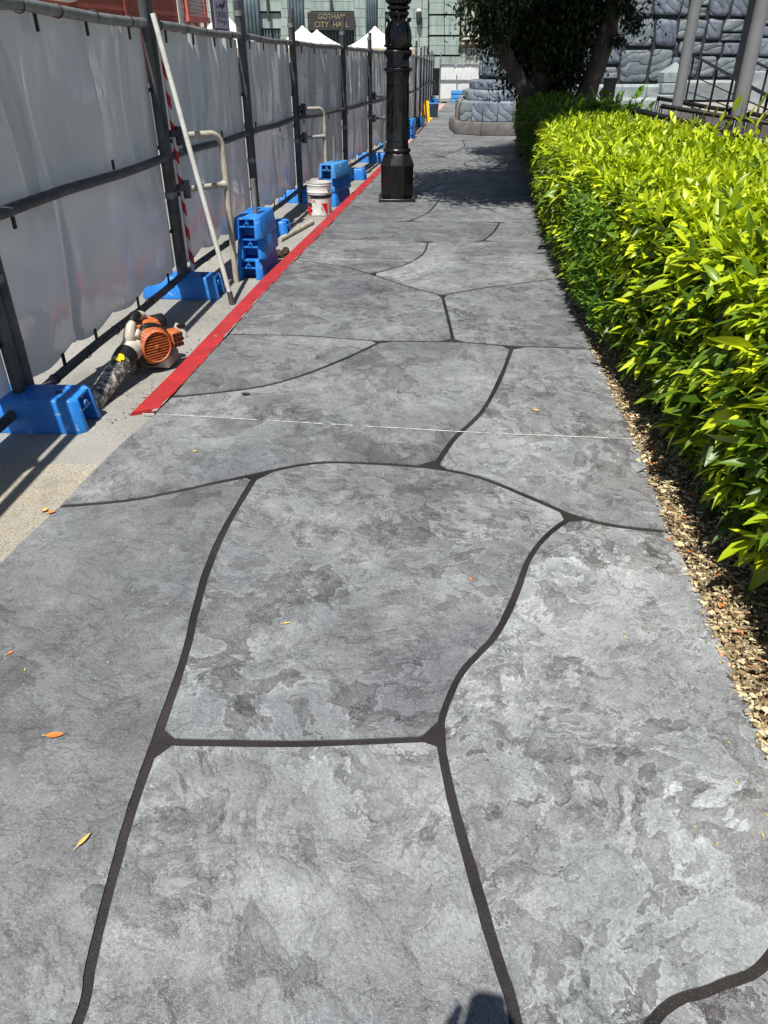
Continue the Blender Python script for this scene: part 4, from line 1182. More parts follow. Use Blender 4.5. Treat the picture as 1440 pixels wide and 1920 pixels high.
# raised deck and ramp by the castle door
ramp_t = thing('entry_ramp', 'concrete entry deck and ramp with black handrail at the castle door', 'ramp', (8.0, 17.5, 0))
d0, d1 = X(1296, 21.0), X(1410, 21.0)
MB().add([(d0, 22.6, -.05), (d1 + 1.4, 22.6, -.05), (d1 + 1.6, 14.0, -.05), (d0 - 0.15, 14.0, -.05), (d0, 22.6, .68), (d1 + 1.4, 22.6, .68), (d1 + 1.6, 14.0, .50), (d0 - 0.15, 14.0, .50)], [(3, 2, 1, 0), (4, 5, 6, 7), (0, 1, 5, 4), (1, 2, 6, 5), (2, 3, 7, 6), (3, 0, 4, 7)]).build('deck', M['deck'], ramp_t, bevel=0.02)
top = [atY(1301, 106, 21.2), atY(1316, 112, 20.2), atY(1345, 128, 18.4), atY(1375, 145, 16.8), atY(1408, 163, 15.3), atY(1440, 180, 14.2), atY(1475, 200, 13.2)]
MB().tube(top, 0.032, 8).build('handrail', M['railblack'], ramp_t, smooth=True)
foot_ = [atY(1289, 180, 21.2), atY(1303, 190, 20.2), atY(1322, 207, 18.4), atY(1350, 222, 16.8), atY(1380, 240, 15.3), atY(1415, 255, 14.2)]
for (p, q) in list(zip(top, foot_)):
    q = Vector((p.x, p.y, max(0.5, 0.52 + (p.y - 14) * 0.018)))
    MB().tube([q, p], 0.024, 6).build('baluster', M['railblack'], ramp_t, smooth=True)
for k in (0.35, 0.65):
    MB().tube([p.lerp(Vector((p.x, p.y, 0.55)), k) for p in top], 0.012, 6).build('wire', M['railblack'], ramp_t, smooth=True)
t2 = [atY(1405, 0, 20.5), atY(1402, 60, 20.5), atY(1395, 160, 20.5)]
MB().tube([atY(1398, 108, 20.8), atY(1440, 128, 18.5), atY(1480, 150, 17)], 0.03, 8).build('handrail', M['railblack'], ramp_t, smooth=True)
for p in (atY(1398, 108, 20.8), atY(1440, 128, 18.5), atY(1480, 150, 17)):
    MB().tube([(p.x, p.y, 0.6), p], 0.024, 6).build('baluster', M['railblack'], ramp_t, smooth=True)
# queue railings behind the hedge
def railing(px, Y0, Y1, label, zb=0.0, step=0.42, drop=True):
    n_ = len(px); pts = []
    for i, (u, v) in enumerate(px):
        Y = Y0 + (Y1 - Y0) * i / (n_ - 1)
        pts.append(atY(u, v, Y))
    zz_ = [p.z for p in pts]
    pts = smooth_line(pts, 4)
    t = thing('queue_railing', label, 'railing', (pts[0].x, pts[0].y, zb), group='black queue railings behind the hedge')
    MB().tube(pts, 0.027, 8).build('top_rail', M['railblack'], t, smooth=True)
    acc = 0.0; last = None; nxt = 0.0
    for i, p in enumerate(pts):
        if last is not None: acc += (p - last).length
        if acc >= nxt or i == len(pts) - 1:
            MB().tube([(p.x, p.y, zb), p], 0.022, 6).build('post', M['railblack'], t, smooth=True); nxt = acc + step
        last = p
    return t
railing([(1188, 206), (1230, 216), (1290, 230), (1360, 247), (1470, 275)], 9.0, 7.6, 'front black queue railing just behind the hedge')
railing([(1240, 199), (1290, 207), (1350, 217), (1410, 226), (1480, 238)], 10.4, 9.4, 'middle black queue railing crossing the grey poles')
railing([(1234, 184), (1268, 190), (1290, 194), (1340, 203), (1392, 210)], 12.6, 11.2, 'rear black queue railing below the entry deck')
railing([(1403, 213), (1440, 219), (1500, 228)], 10.9, 10.3, 'short black queue railing at the right edge of the picture')
def grey_pole(u0, v0, Y, r, label):
    p = atY(u0, v0, Y)
    t = thing('shade_pole', label, 'pole', (p.x, p.y, 0), group='grey round poles')
    MB().tube([(p.x, p.y, 0.01), (p.x, p.y, 4.6)], r, 20).build('shaft', M['polegrey'], t, angle=50)
    MB().lathe([(r + 0.09, 0.0), (r + 0.09, 0.02), (r + 0.01, 0.025), (r + 0.005, 0.12)], (p.x, p.y, 0.0), 20).build('base_flange', M['polegrey'], t, angle=40)
    MB().lathe([(r, 0), (r + 0.01, 0.01), (r * 0.6, 0.06), (0.01, 0.09)], (p.x, p.y, 4.6), 16).build('cap', M['polegrey'], t, angle=40)
grey_pole(1295, 60, 10.8, 0.068, 'grey round pole rising left of the castle doorway, behind two railings')
grey_pole(1418, 60, 9.9, 0.080, 'thicker grey round pole nearest the right edge of the picture')
# dark box post between the trees
MB().box((atY(1143, 160, 18).x, 18.0, 0.62), (0.22, 0.2, 1.26)).box((atY(1143, 160, 18).x, 18.0, 1.27), (0.26, 0.24, 0.05)).build('utility_box', M['plinth'], None, bevel=0.01, label='dark square utility post beside the right tree trunk', cat='post')

# ---- city hall
YH = 52.0
def Pz(u, v, Y=YH): return atY(u, v, Y)
HTOP = Pz(600, -95).z + 0.02
hall = thing('city_hall', 'green stained stone city hall facade with dark sign board behind white tents', 'building', (-2.0, YH, 0))
MB().add([(-16, YH + 0.3, 0), (Pz(866, 50).x, YH + 0.3, 0), (Pz(866, 50).x, YH + 6, 0), (-16, YH + 6, 0), (-16, YH + 0.3, HTOP), (Pz(866, 50).x, YH + 0.3, HTOP), (Pz(866, 50).x, YH + 6, HTOP), (-16, YH + 6, HTOP)], [(3, 2, 1, 0), (4, 5, 6, 7), (0, 1, 5, 4), (1, 2, 6, 5), (2, 3, 7, 6), (3, 0, 4, 7)]).build('wall', M['halldark'], hall)
unit = {}
def hblock(u0, v0, u1, v1, dep=0.30, Y=YH, mat='hall', name='stone_block', g=0.35, parent=None, bevel=True):
    """One facade block given by its corners in the photograph, at the facade's distance."""
    a = Pz(u0 + g, v1 - g, Y); b = Pz(u1 - g, v0 + g, Y)
    key = (mat, name, bevel)
    if key not in unit:
        o = MB().box((0, 0, 0), (1, 1, 1)).build(name, M[mat], None)
        unit[key] = o.data; bpy.data.objects.remove(o)
    o = bpy.data.objects.new(name, unit[key]); COL.objects.link(o)
    par = parent or hall
    o.parent = par
    org = ORG[par.name]
    o.location = Vector(((a.x + b.x) / 2, Y + 0.3 - dep / 2 + 0.002, (a.z + b.z) / 2)) - org
    o.scale = (abs(b.x - a.x), dep, abs(b.z - a.z))
    return o
def ashlar(u0, u1, v0, v1, ch, bw, dep, seed):
    rs = random.Random(seed); v = v1; r_ = 0
    while v > v0 + 1:
        h_ = min(ch, v - v0); u = u0; first = True
        while u < u1 - 1:
            w = bw * rs.uniform(0.85, 1.15) * (0.55 if (first and r_ % 2) else 1.0); first = False
            if u1 - (u + w) < bw * 0.35: w = u1 - u
            hblock(u, v - h_, u + w, v, dep); u += w
        v -= h_; r_ += 1
VT = -95
ashlar(300, 452, VT, 118, 19, 27, 0.28, 1)
ashlar(527, 545, VT, 118, 17, 18, 0.34, 2)
ashlar(482, 527, VT, 21, 19, 24, 0.30, 3)
hblock(483, 24, 525, 53, 0.12)                                   # recessed panel over the left doorway
ashlar(566, 582, VT, 118, 17, 16, 0.34, 4)
ashlar(582, 664, VT, 21, 18, 22, 0.36, 5)
ashlar(664, 686, VT, 118, 17, 22, 0.34, 6)
ashlar(708, 722, VT, 118, 17, 14, 0.34, 7)
ashlar(722, 764, VT, 22, 18, 21, 0.30, 8)
hblock(722, 26, 764, 55, 0.12)
ashlar(764, 803, VT, 122, 17.5, 26, 0.30, 9)
for (va, vb) in ((VT, -58), (-56, -16), (-14, 27), (30, 66), (69, 103)):   # rusticated corner in pairs of courses
    m_ = (va + vb) / 2
    for (p, q) in ((va, m_), (m_, vb)):
        hblock(804, p, 832, q, 0.75); hblock(832, p, 861, q, 0.75)
hblock(798, 106, 863, 128, 0.95)
for k in range(30): hblock(300 + k * 18.9, -107, 318.6 + k * 18.9, -96, 0.6, name='cornice_block')
# fluted pilasters
for (u0, u1) in ((447, 478), (545, 564), (687, 706)):
    a, b = Pz(u0, 118), Pz(u1, -95)
    n_ = 5 if u1 - u0 < 25 else 7
    ms = MB().box(((a.x + b.x) / 2, YH + 0.05, (a.z + b.z) / 2), (b.x - a.x, 0.4, b.z - a.z)).build('pilaster', M['hallcol'], hall)
    for k in range(n_):
        xk = a.x + (b.x - a.x) * (k + 0.5) / n_
        MB().tube([(xk, YH - 0.16, a.z), (xk, YH - 0.16, b.z)], (b.x - a.x) / n_ * 0.46, 8).build('flute', M['hallcol'], ms, smooth=True)
# sign
a, b = Pz(578, 57, YH - 0.2), Pz(664, 23, YH - 0.2)
sg = MB().box(((a.x + b.x) / 2, YH - 0.2, (a.z + b.z) / 2), (b.x - a.x, 0.3, b.z - a.z)).build('sign_board', M['sign'], hall, bevel=0.02)
for txt, vv, wpx in (('GOTHAM', 31.5, 49), ('CITY  HALL', 46.5, 63)):
    vs_, fs = text_mesh(txt, 1.0)
    w_ = max(p.x for p in vs_) - min(p.x for p in vs_); h_ = max(p.y for p in vs_) - min(p.y for p in vs_)
    c = Pz(621.5, vv, YH - 0.36); tw = wpx * (b.x - a.x) / 86; th = Pz(621, vv - 5.2, YH - 0.36).z - Pz(621, vv + 5.2, YH - 0.36).z
    MB().add([(c.x + p.x * tw / w_, YH - 0.352 - 0.03, c.z + p.y * th / h_) for p in vs_], fs).build('lettering', M['gold'], sg)
MB().box((Pz(621, 22).x, YH - 0.3, Pz(621, 15).z), (0.1, 0.22, 1.4)).build('bracket', M['halldark'], hall)
MB().box((Pz(503, 22).x, YH - 0.1, Pz(503, 15).z), (0.12, 0.22, 1.3)).build('bracket', M['halldark'], hall)
# doors with vertical bars in the openings
for (u0, u1, v0) in ((485, 527, 55), (584, 663, 58), (722, 764, 57)):
    for k in range(int((u1 - u0) / 6)):
        u = u0 + 3 + k * 6
        p, q = Pz(u, v0), Pz(u, 118)
        MB().box((p.x, YH + 0.26, (p.z + q.z) / 2), (0.07, 0.06, p.z - q.z)).build('door_bar', M['hallcol'], hall)
c = Pz(785, 28)
MB().lathe([(0.05, -0.5), (0.13, -0.42), (0.17, 0.0), (0.17, 0.12)], (c.x, YH - 0.2, c.z), 12).build('wall_lamp', M['halldark'], hall, angle=40)
MB().lathe([(0.17, 0.12), (0.15, 0.24), (0.05, 0.30)], (c.x, YH - 0.2, c.z), 12).build('lamp_globe', M['cream'], hall, smooth=True)

# ---- tan building right of the hall
YB = 51.0
bt = thing('tan_building', 'tan building with cream sash window between city hall and castle', 'building', (Pz(890, 100, YB).x, YB, 0))
x0 = Pz(867, 60, YB).x; x1 = x0 + 5
MB().box(((x0 + x1) / 2, YB + 3, 5.5), (x1 - x0, 5.4, 11)).build('wall', M['tan'], bt)
def bx(u0, v0, u1, v1, y, dep, mat, name, parent=None, bev=0.0):
    a = Pz(u0, v1, y); b = Pz(u1, v0, y)
    return MB().box(((a.x + b.x) / 2, y + dep / 2, (a.z + b.z) / 2), (abs(b.x - a.x), dep, abs(b.z - a.z))).build(name, M[mat], parent or bt, bevel=bev)
def window(u0, u1, v0, v1, fr=3.2):
    w = bx(u0, v0, u1, v1, YB + 0.16, 0.12, 'pane', 'window')
    for (p, q, r_, s) in ((u0 - fr, v0 - fr, u0, v1 + fr), (u1, v0 - fr, u1 + fr, v1 + fr), (u0, v0 - fr, u1, v0), (u0, v1, u1, v1 + fr)):
        bx(p, q, r_, s, YB + 0.02, 0.24, 'cream', 'frame', w)
    bx(u0, (v0 + v1) / 2 - 1.3, u1, (v0 + v1) / 2 + 1.3, YB + 0.08, 0.07, 'cream', 'sash_bar', w)
    return w
window(872, 891, 16, 63); window(903, 922, 16, 63); window(872, 891, -75, -20); window(903, 922, -75, -20)
bx(864, 70, 960, 74, YB - 0.25, 0.55, 'cream', 'cornice'); bx(864, 74, 960, 80, YB - 0.15, 0.45, 'brown', 'cornice'); bx(864, 80, 960, 83, YB - 0.22, 0.5, 'tan', 'cornice'); bx(864, 83, 960, 88, YB - 0.1, 0.4, 'brown', 'cornice')
window(874, 889, 91, 120, 1.2); window(892, 910, 91, 120, 1.2)
for k in range(4): bx(866, 91 + k * 8.5, 872.5, 99 + k * 8.5, YB + 0.0, 0.25, 'hall', 'quoin', bev=0.02)
bx(864, -8, 960, -2, YB - 0.2, 0.5, 'cream', 'cornice')

# ---- clapboard shop on the left
sh = thing('clapboard_shop', 'red and white clapboard shop with shutter above the fence at upper left', 'building', (-4.8, 18, 0))
S0, S1 = Vector((-6.35, 14.8, 0)), Vector((-4.25, 19.9, 0))
su = (S1 - S0).normalized(); SL = (S1 - S0).length; sn = Vector((su.y, -su.x, 0))
S0 = S0 - su * 8; SL += 8
def spt(u, v, d=0.0):
    """Where the line of sight meets the shop's wall plane (d metres proud of it)."""
    o_ = Vector((0, 0, H)); r_ = ray(u, v); q = S0 + sn * d
    t = (q - o_).dot(sn) / r_.dot(sn)
    return o_ + r_ * t
def sxz(u, v, d=0.0):
    p = spt(u, v, d); return (p - S0).dot(su), p.z
def splate(s0, s1, z0, z1, d0, d1, mat, name, parent=None, tiltd=0.0, bev=0.0):
    V = []
    for s in (s0, s1):
        V += [S0 + su * s + Vector((0, 0, z0)) + sn * d0, S0 + su * s + Vector((0, 0, z0)) + sn * d1, S0 + su * s + Vector((0, 0, z1)) + sn * (d1 - tiltd), S0 + su * s + Vector((0, 0, z1)) + sn * d0]
    return MB().add(V, [(0, 1, 2, 3), (7, 6, 5, 4), (0, 4, 5, 1), (1, 5, 6, 2), (2, 6, 7, 3), (3, 7, 4, 0)]).build(name, M[mat], parent or sh, bevel=bev)
V = [S0, S0 + su * SL, S0 + su * SL - Vector((6, -0.5, 0)), S0 - Vector((6, -0.5, 0))]
MB().prism([(p.x, p.y) for p in V], 0, 5.6).build('wall', M['board'], sh)
s_red = sxz(333, 40)[0]
for k in range(26):
    z = 1.2 + k * 0.155
    splate(s_red + 0.02, SL, z, z + 0.152, -0.02, 0.035, 'board', 'clapboard', tiltd=0.022)
    if k % 2 == 0: splate(0, s_red, z, z + 0.305, -0.02, 0.05, 'boardred', 'clapboard', tiltd=0.02)
splate(s_red - 0.02, s_red + 0.06, 1.0, 5.4, -0.02, 0.07, 'board', 'corner_trim')
splate(SL - 0.06, SL + 0.03, 1.0, 5.4, -0.3, 0.06, 'board', 'corner_trim')
# louvred shutter window
a_, zlo = sxz(347, 35); b_2, _ = sxz(381, 37); zhi = zlo + 1.05
wn_ = splate(a_ - 0.03, b_2 + 0.03, zlo - 0.04, zhi, 0.0, 0.05, 'shutter', 'window')
for k in range(14):
    z = zlo + 0.05 + k * 0.072
    splate(a_ + 0.04, b_2 - 0.07, z, z + 0.062, 0.05, 0.10, 'slat', 'slat', wn_, tiltd=0.035)
splate(b_2 - 0.07, b_2 + 0.02, zlo - 0.02, zhi, 0.05, 0.12, 'shutter', 'frame', wn_)
splate(a_ - 0.03, a_ + 0.04, zlo - 0.02, zhi, 0.05, 0.12, 'shutter', 'frame', wn_)
splate(a_ - 0.06, b_2 + 0.05, zlo - 0.06, zlo + 0.05, 0.04, 0.15, 'shutter', 'sill', wn_)
for q in (0.05, 0.5, 0.95):
    s = a_ + (b_2 - a_) * q
    splate(s - 0.02, s + 0.02, zlo - 0.16, zlo - 0.06, 0.04, 0.10, 'shutter', 'bracket', wn_)
# awning lip over the red part
c0 = spt(100, -4, 0.3)
MB().tube([spt(60, -12, 0.12), spt(128, -2, 0.12), spt(139, -4, 0.05)], 0.06, 10).build('awning_roll', M['board'], sh, smooth=True)
s_m = sxz(232, 20)[0]
splate(s_m - 0.03, s_m + 0.03, 1.0, 5.4, 0.0, 0.075, 'boardred', 'batten')
# hanging sign with pig, hen and lettering
sa_, szl = sxz(403, 57, 0.12); sb_, _ = sxz(431, 57, 0.12); szh = szl + 1.35
sgn = thing('shop_sign', 'lavender chicken wings sign with hen silhouette on the shop corner', 'sign', S0 + su * (sa_ + sb_) / 2 + Vector((0, 0, szl)) + sn * 0.1)
splate(sa_, sb_, szl, szh, 0.06, 0.12, 'signpur', 'frame', sgn)
splate(sa_ + 0.045, sb_ - 0.045, szl + 0.05, szh - 0.05, 0.12, 0.128, 'signlav', 'panel', sgn)
sw = sb_ - sa_
def sput(vs_, fs, cx_, cz_, wd, hg, name):
    x0_, x1_ = min(p[0] for p in vs_), max(p[0] for p in vs_); y0_, y1_ = min(p[1] for p in vs_), max(p[1] for p in vs_)
    V = [S0 + su * (sa_ + sw * cx_ + ((p[0] - (x0_ + x1_) / 2) / (x1_ - x0_)) * wd * sw) + Vector((0, 0, cz_ + ((p[1] - (y0_ + y1_) / 2) / (y1_ - y0_)) * hg)) + sn * 0.133 for p in vs_]
    MB().add(V, fs).build(name, M['ink'], sgn)
vs_, fs = text_mesh('CHICKEN', 1.0); sput(vs_, fs, 0.5, szl + 0.315, 0.66, 0.115, 'lettering')
vs_, fs = text_mesh('Wings', 1.0); sput(vs_, fs, 0.5, szl + 0.175, 0.66, 0.12, 'lettering')
vs_, fs = text_mesh('Jan', 1.0); sput([(p.x + p.y * 0.3, p.y) for p in vs_], fs, 0.33, szl + 0.47, 0.34, 0.11, 'lettering')
hen = [(0, .5), (.12, .38), (.3, .34), (.36, .1), (.42, .1), (.44, .3), (.62, .42), (.74, .62), (.78, .9), (.9, .94), (.84, 1.0), (.72, 1.1), (.62, .98), (.52, .72), (.3, .66), (.1, .86)]
sput(hen, [tuple(range(len(hen)))], 0.64, szl + 0.50, 0.42, 0.2, 'hen_silhouette')
pig = [(0, .55), (.1, .3), (.12, 0), (.2, 0), (.22, .3), (.68, .3), (.72, 0), (.8, 0), (.82, .32), (1, .45), (1, .62), (.85, .85), (.7, .95), (.3, .95), (.1, .85)]
sput(pig, [tuple(range(len(pig)))], 0.5, szl + 0.80, 0.62, 0.26, 'pig_silhouette')

# ---- white tents
def tent(u, vpk, veave, halfpx, Y, label, rz=0.0):
    pk = atY(u, vpk, Y); ez = atY(u, veave, Y).z
    hw = halfpx * Y / FPX * 0.88
    t = thing('canopy_tent', label, 'tent', (pk.x, Y, 0), group='white peaked tents beyond the fence')
    n_ = 8; V, F = [], []
    for side_ in range(4):
        rot = Matrix.Rotation(rz + side_ * math.pi / 2, 3, 'Z')
        base = len(V)
        for i in range(n_ + 1):
            k = i / n_
            r_ = 0.05 + (hw - 0.05) * k
            zz2 = ez + (pk.z - ez) * ((1 - k) ** 1.75)
            if i == 0: zz2 = pk.z
            for j in range(7):
                q = -1 + 2 * j / 6
                sagz = -0.05 * (1 - q * q) * k * (1 - k) * 2
                V.append(rot @ Vector((q * r_, -r_, 0)) + Vector((pk.x, Y, zz2 + sagz)))
        for i in range(n_):
            for j in range(6): F.append((base + i * 7 + j, base + (i + 1) * 7 + j, base + (i + 1) * 7 + j + 1, base + i * 7 + j + 1))
    MB().add(V, F).ball((pk.x, Y, pk.z - 0.03), 0.075, 10, 6).build('roof', M['tent'], t, smooth=True)
    for side_ in range(4):
        rot = Matrix.Rotation(rz + side_ * math.pi / 2, 3, 'Z')
        MB().box(Vector((pk.x, Y, ez - 0.10)) + rot @ Vector((0, -hw, 0)), (2 * hw, 0.02, 0.2), m=rot).build('valance', M['tentedge'], t)
        c_ = Vector((pk.x, Y, 0)) + rot @ Vector((hw - 0.06, -hw + 0.06, 0))
        MB().tube([(c_.x, c_.y, -0.08), (c_.x, c_.y, ez)], 0.03, 8).build('leg', M['galv'], t, smooth=True)
tent(567, 51, 92, 74, 29.0, 'white peaked tent left of the sign board, tallest of the pair overlapping', R(3))
tent(594, 58, 92, 70, 33.5, 'white peaked tent overlapped by a taller one, under the sign board', R(3))
tent(703, 52, 92, 68, 30.0, 'white peaked tent just left of the lamp post', R(4))
tent(417, 22, 92, 86, 24.5, 'white tent half hidden behind the shop corner and two fence posts', R(3))
# ------------------------------------------------------------------ lamp post
lx, ly = 0.17, 10.35
lp = thing('lamp_post', 'black cast iron lamp post with octagonal base and leaf ornament on the path', 'lamp post', (lx, ly, 0))
C_ = (lx, ly, 0)
q8 = math.pi / 8
k8 = 1 / math.cos(q8)
MB().box((lx, ly, 0.019), (0.475, 0.475, 0.034)).build('base_plate', M['iron'], lp, bevel=0.006)
for sx in (-1, 1):
    for sy in (-1, 1): MB().lathe([(0.014, 0.036), (0.014, 0.055), (0.006, 0.056)], (lx + sx * 0.205, ly + sy * 0.205, 0), 8).build('bolt', M['galvdark'], lp, angle=40)
MB().lathe([(0.208 * k8, 0.036), (0.208 * k8, 0.40), (0.216 * k8, 0.415), (0.212 * k8, 0.43), (0.170 * k8, 0.53), (0.155 * k8, 0.565)], C_, 8, q8).build('base', M['ironbase'], lp, bevel=0.006)
MB().lathe([(0.150, 0.562), (0.172, 0.572), (0.176, 0.59), (0.170, 0.606), (0.150, 0.615)], C_, 32).build('ring', M['iron'], lp, angle=60)
shaft = MB().lathe([(0.148 * k8, 0.612), (0.138 * k8, 0.66), (0.134 * k8, 1.36), (0.142 * k8, 1.43), (0.148 * k8, 1.45)], C_, 8, q8).build('shaft', M['iron'], lp, bevel=0.004)
for k in range(8):                                             # raised panel mouldings on the eight sides
    a = k * math.pi / 4
    dx, dy = math.cos(a), math.sin(a)
    Rm = Matrix.Rotation(a, 3, 'Z')
    f_ = MB()
    for s in (-1, 1): f_.box(Vector((lx, ly, 1.01)) + Rm @ Vector((0.1375, s * 0.040, 0)), (0.010, 0.008, 0.62), m=Rm)
    f_.box(Vector((lx, ly, 0.70)) + Rm @ Vector((0.1385, 0, 0)), (0.010, 0.088, 0.008), m=Rm).box(Vector((lx, ly, 1.32)) + Rm @ Vector((0.1385, 0, 0)), (0.010, 0.088, 0.008), m=Rm)
    f_.build('moulding', M['iron'], shaft)
MB().lathe([(0.150, 1.448), (0.172, 1.458), (0.178, 1.472), (0.172, 1.486), (0.150, 1.495)], C_, 32).build('ring', M['iron'], lp, angle=60)
MB().lathe([(0.138 * k8, 1.49), (0.140 * k8, 1.53), (0.128 * k8, 1.565), (0.142 * k8, 1.60), (0.166 * k8, 1.635), (0.168 * k8, 1.66), (0.150 * k8, 1.675)], C_, 8, q8).build('capital_cup', M['iron'], lp, bevel=0.005)
orn = MB().lathe([(0.135, 1.67), (0.145, 1.70), (0.150, 1.76), (0.145, 1.84), (0.120, 1.92), (0.085, 1.97), (0.10, 2.0), (0.125, 2.02), (0.125, 2.05), (0.10, 2.06)], C_, 24).build('leaf_vase', M['iron'], lp, smooth=True)
for k in range(8):
    a = k * math.pi / 4 + q8
    Rm = Matrix.Rotation(a, 3, 'Z')
    lf = MB(); V, F = [], []
    prof = [(0.146, 1.69, 0.02), (0.158, 1.74, 0.045), (0.162, 1.80, 0.052), (0.152, 1.87, 0.046), (0.130, 1.93, 0.034), (0.128, 1.965, 0.028), (0.150, 1.975, 0.02)]
    for (r_, z, w) in prof:
        V += [Rm @ Vector((r_ - 0.012, -w, z)) + Vector(C_), Rm @ Vector((r_ + 0.004, -w * 0.4, z)) + Vector(C_), Rm @ Vector((r_ - 0.004, 0, z)) + Vector(C_), Rm @ Vector((r_ + 0.004, w * 0.4, z)) + Vector(C_), Rm @ Vector((r_ - 0.012, w, z)) + Vector(C_)]
    for i in range(len(prof) - 1):
        for j in range(4): F.append((i * 5 + j, i * 5 + j + 1, (i + 1) * 5 + j + 1, (i + 1) * 5 + j))
    lf.add(V, F)
    for s in (-1, 1): lf.ball(Rm @ Vector((0.152, s * 0.035, 1.715)) + Vector(C_), 0.017, 10, 6)
    lf.ball(Rm @ Vector((0.142, 0, 1.972)) + Vector(C_), 0.022, 10, 6)
    lf.build('acanthus_leaf', M['iron'], orn, smooth=True)
MB().lathe([(0.09, 2.058), (0.13, 2.075), (0.137, 2.09), (0.13, 2.105), (0.11, 2.115)], C_, 24).build('ring', M['iron'], lp, smooth=True)
bul = MB().lathe([(0.10, 2.11), (0.135, 2.14), (0.145, 2.20), (0.13, 2.28), (0.10, 2.36), (0.085, 2.40)], C_, 24).build('bulb', M['iron'], lp, smooth=True)
for k in range(12):
    a = k * math.pi / 6
    d_ = Vector((math.cos(a), math.sin(a), 0))
    MB().tube([Vector(C_) + d_ * r_ + Vector((0, 0, z)) for r_, z in ((0.112, 2.12), (0.138, 2.15), (0.147, 2.20), (0.131, 2.28), (0.10, 2.36))], [0.006, 0.013, 0.015, 0.012, 0.005], 6).build('leaf_rib', M['iron'], bul, smooth=True)
MB().lathe([(0.085, 2.40), (0.075, 2.5), (0.062, 3.9), (0.07, 3.95), (0.10, 4.0), (0.06, 4.05)], C_, 16).build('upper_shaft', M['iron'], lp, angle=50)
for s in (-1, 1):
    arm = [Vector((lx, ly, 3.9)), Vector((lx + s * 0.25, ly, 3.78)), Vector((lx + s * 0.5, ly, 3.86)), Vector((lx + s * 0.58, ly, 4.05))]
    MB().tube(smooth_line(arm, 6), 0.028, 8).build('arm', M['iron'], lp, smooth=True)
    MB().ball((lx + s * 0.58, ly, 4.22), 0.17, 16, 12).build('lamp_globe', M['cream'], lp, smooth=True)
MB().ball((lx, ly, 4.26), 0.2, 16, 12).build('lamp_globe', M['cream'], lp, smooth=True)

# ------------------------------------------------------------------ paint pail
bx_, by_ = -0.80, 9.68
bz_ = zs(by_) + 0.002
pail = thing('paint_pail', 'white metal paint pail with red and navy label beside the red kerb', 'pail', (bx_, by_, bz_))
RB, HBk = 0.148, 0.375
MB().lathe([(RB - 0.012, 0.0), (RB - 0.004, 0.004), (RB - 0.003, 0.012), (RB - 0.002, 0.25), (RB, 0.262), (RB + 0.004, 0.268), (RB, 0.274), (RB, 0.345), (RB + 0.005, 0.352), (RB, 0.359), (RB, 0.368), (RB + 0.006, 0.373), (RB + 0.006, 0.379), (RB - 0.002, 0.379), (RB - 0.006, 0.30), (RB - 0.010, 0.05), (0.001, 0.048)], (bx_, by_, bz_), 40, cap=False).build('body', M['bucketw'], pail, angle=50)
MB().lathe([(RB - 0.0075, 0.30), (RB - 0.0115, 0.06), (0.001, 0.058)], (bx_, by_, bz_), 40, cap=False).build('lining', M['bucketin'], pail, smooth=True)
AC = math.atan2(-by_, -bx_)                    # the side that faces the camera
def wrap(pts, fs, mat, name, d=0.0012, sub=0):
    """Flat print (x along the rim, y up, metres) laid round the pail."""
    V = []
    for p in pts:
        a = AC + p[0] / RB
        r_ = RB + d
        V.append((bx_ + r_ * math.cos(a), by_ + r_ * math.sin(a), bz_ + p[1]))
    return MB().add(V, fs).build(name, M[mat], pail)
def strip_(x0, x1, y0, y1, mat, name, d=0.0012, n_=16):
    pts, fs = [], []
    for i in range(n_ + 1):
        x = x0 + (x1 - x0) * i / n_
        pts += [(x, y0), (x, y1)]
        if i: fs.append((2 * i - 2, 2 * i, 2 * i + 1, 2 * i - 1))
    return wrap(pts, fs, mat, name, d)
strip_(-0.40, 0.40, 0.205, 0.243, 'printnavy', 'label_band', n_=40)
strip_(-0.23, -0.115, 0.018, 0.108, 'printred', 'label_patch')
strip_(-0.23, -0.105, 0.108, 0.152, 'printnavy', 'label_patch')
wrap([(0.02, 0.150), (0.075, 0.150), (0.100, 0.150), (0.100, 0.020), (0.085, 0.020), (0.055, 0.085)], [(0, 1, 5), (1, 2, 5), (2, 3, 5), (3, 4, 5)], 'printred', 'label_patch')
wrap([(-0.130, 0.018), (-0.06, 0.018), (0.0, 0.018), (0.075, 0.018), (0.03, 0.10), (-0.02, 0.175), (-0.07, 0.10)], [(0, 1, 6), (1, 2, 6), (2, 5, 6), (2, 4, 5), (2, 3, 4)], 'printwhite', 'label_triangle', 0.0022)
wrap([(0.012, 0.115), (0.028, 0.10), (0.048, 0.05), (0.02, 0.088)], [(0, 3, 1), (1, 3, 2)], 'printnavy', 'label_mark', 0.0032)
wrap([(-0.11 + 0.014 * math.cos(i * .5236), 0.065 + 0.014 * math.sin(i * .5236)) for i in range(12)], [tuple(range(12))], 'printnavy', 'label_mark', 0.0032)
for txt, x_, y_, wd, hg, mat in (('ISTA', -0.115, 0.176, 0.13, 0.034, 'printred'), ('ulux', -0.165, 0.224, 0.09, 0.024, 'printwhite')):
    vs_, fs = text_mesh(txt, 1.0)
    w_ = max(p.x for p in vs_) - min(p.x for p in vs_); h_ = max(p.y for p in vs_) - min(p.y for p in vs_)
    wrap([(x_ + p.x / w_ * wd, y_ + p.y / h_ * hg) for p in vs_], fs, mat, 'lettering', 0.0028)
ea = AC + 0.85
ec = Vector((bx_ + RB * math.cos(ea), by_ + RB * math.sin(ea), bz_ + 0.305))
en = Vector((math.cos(ea), math.sin(ea), 0))
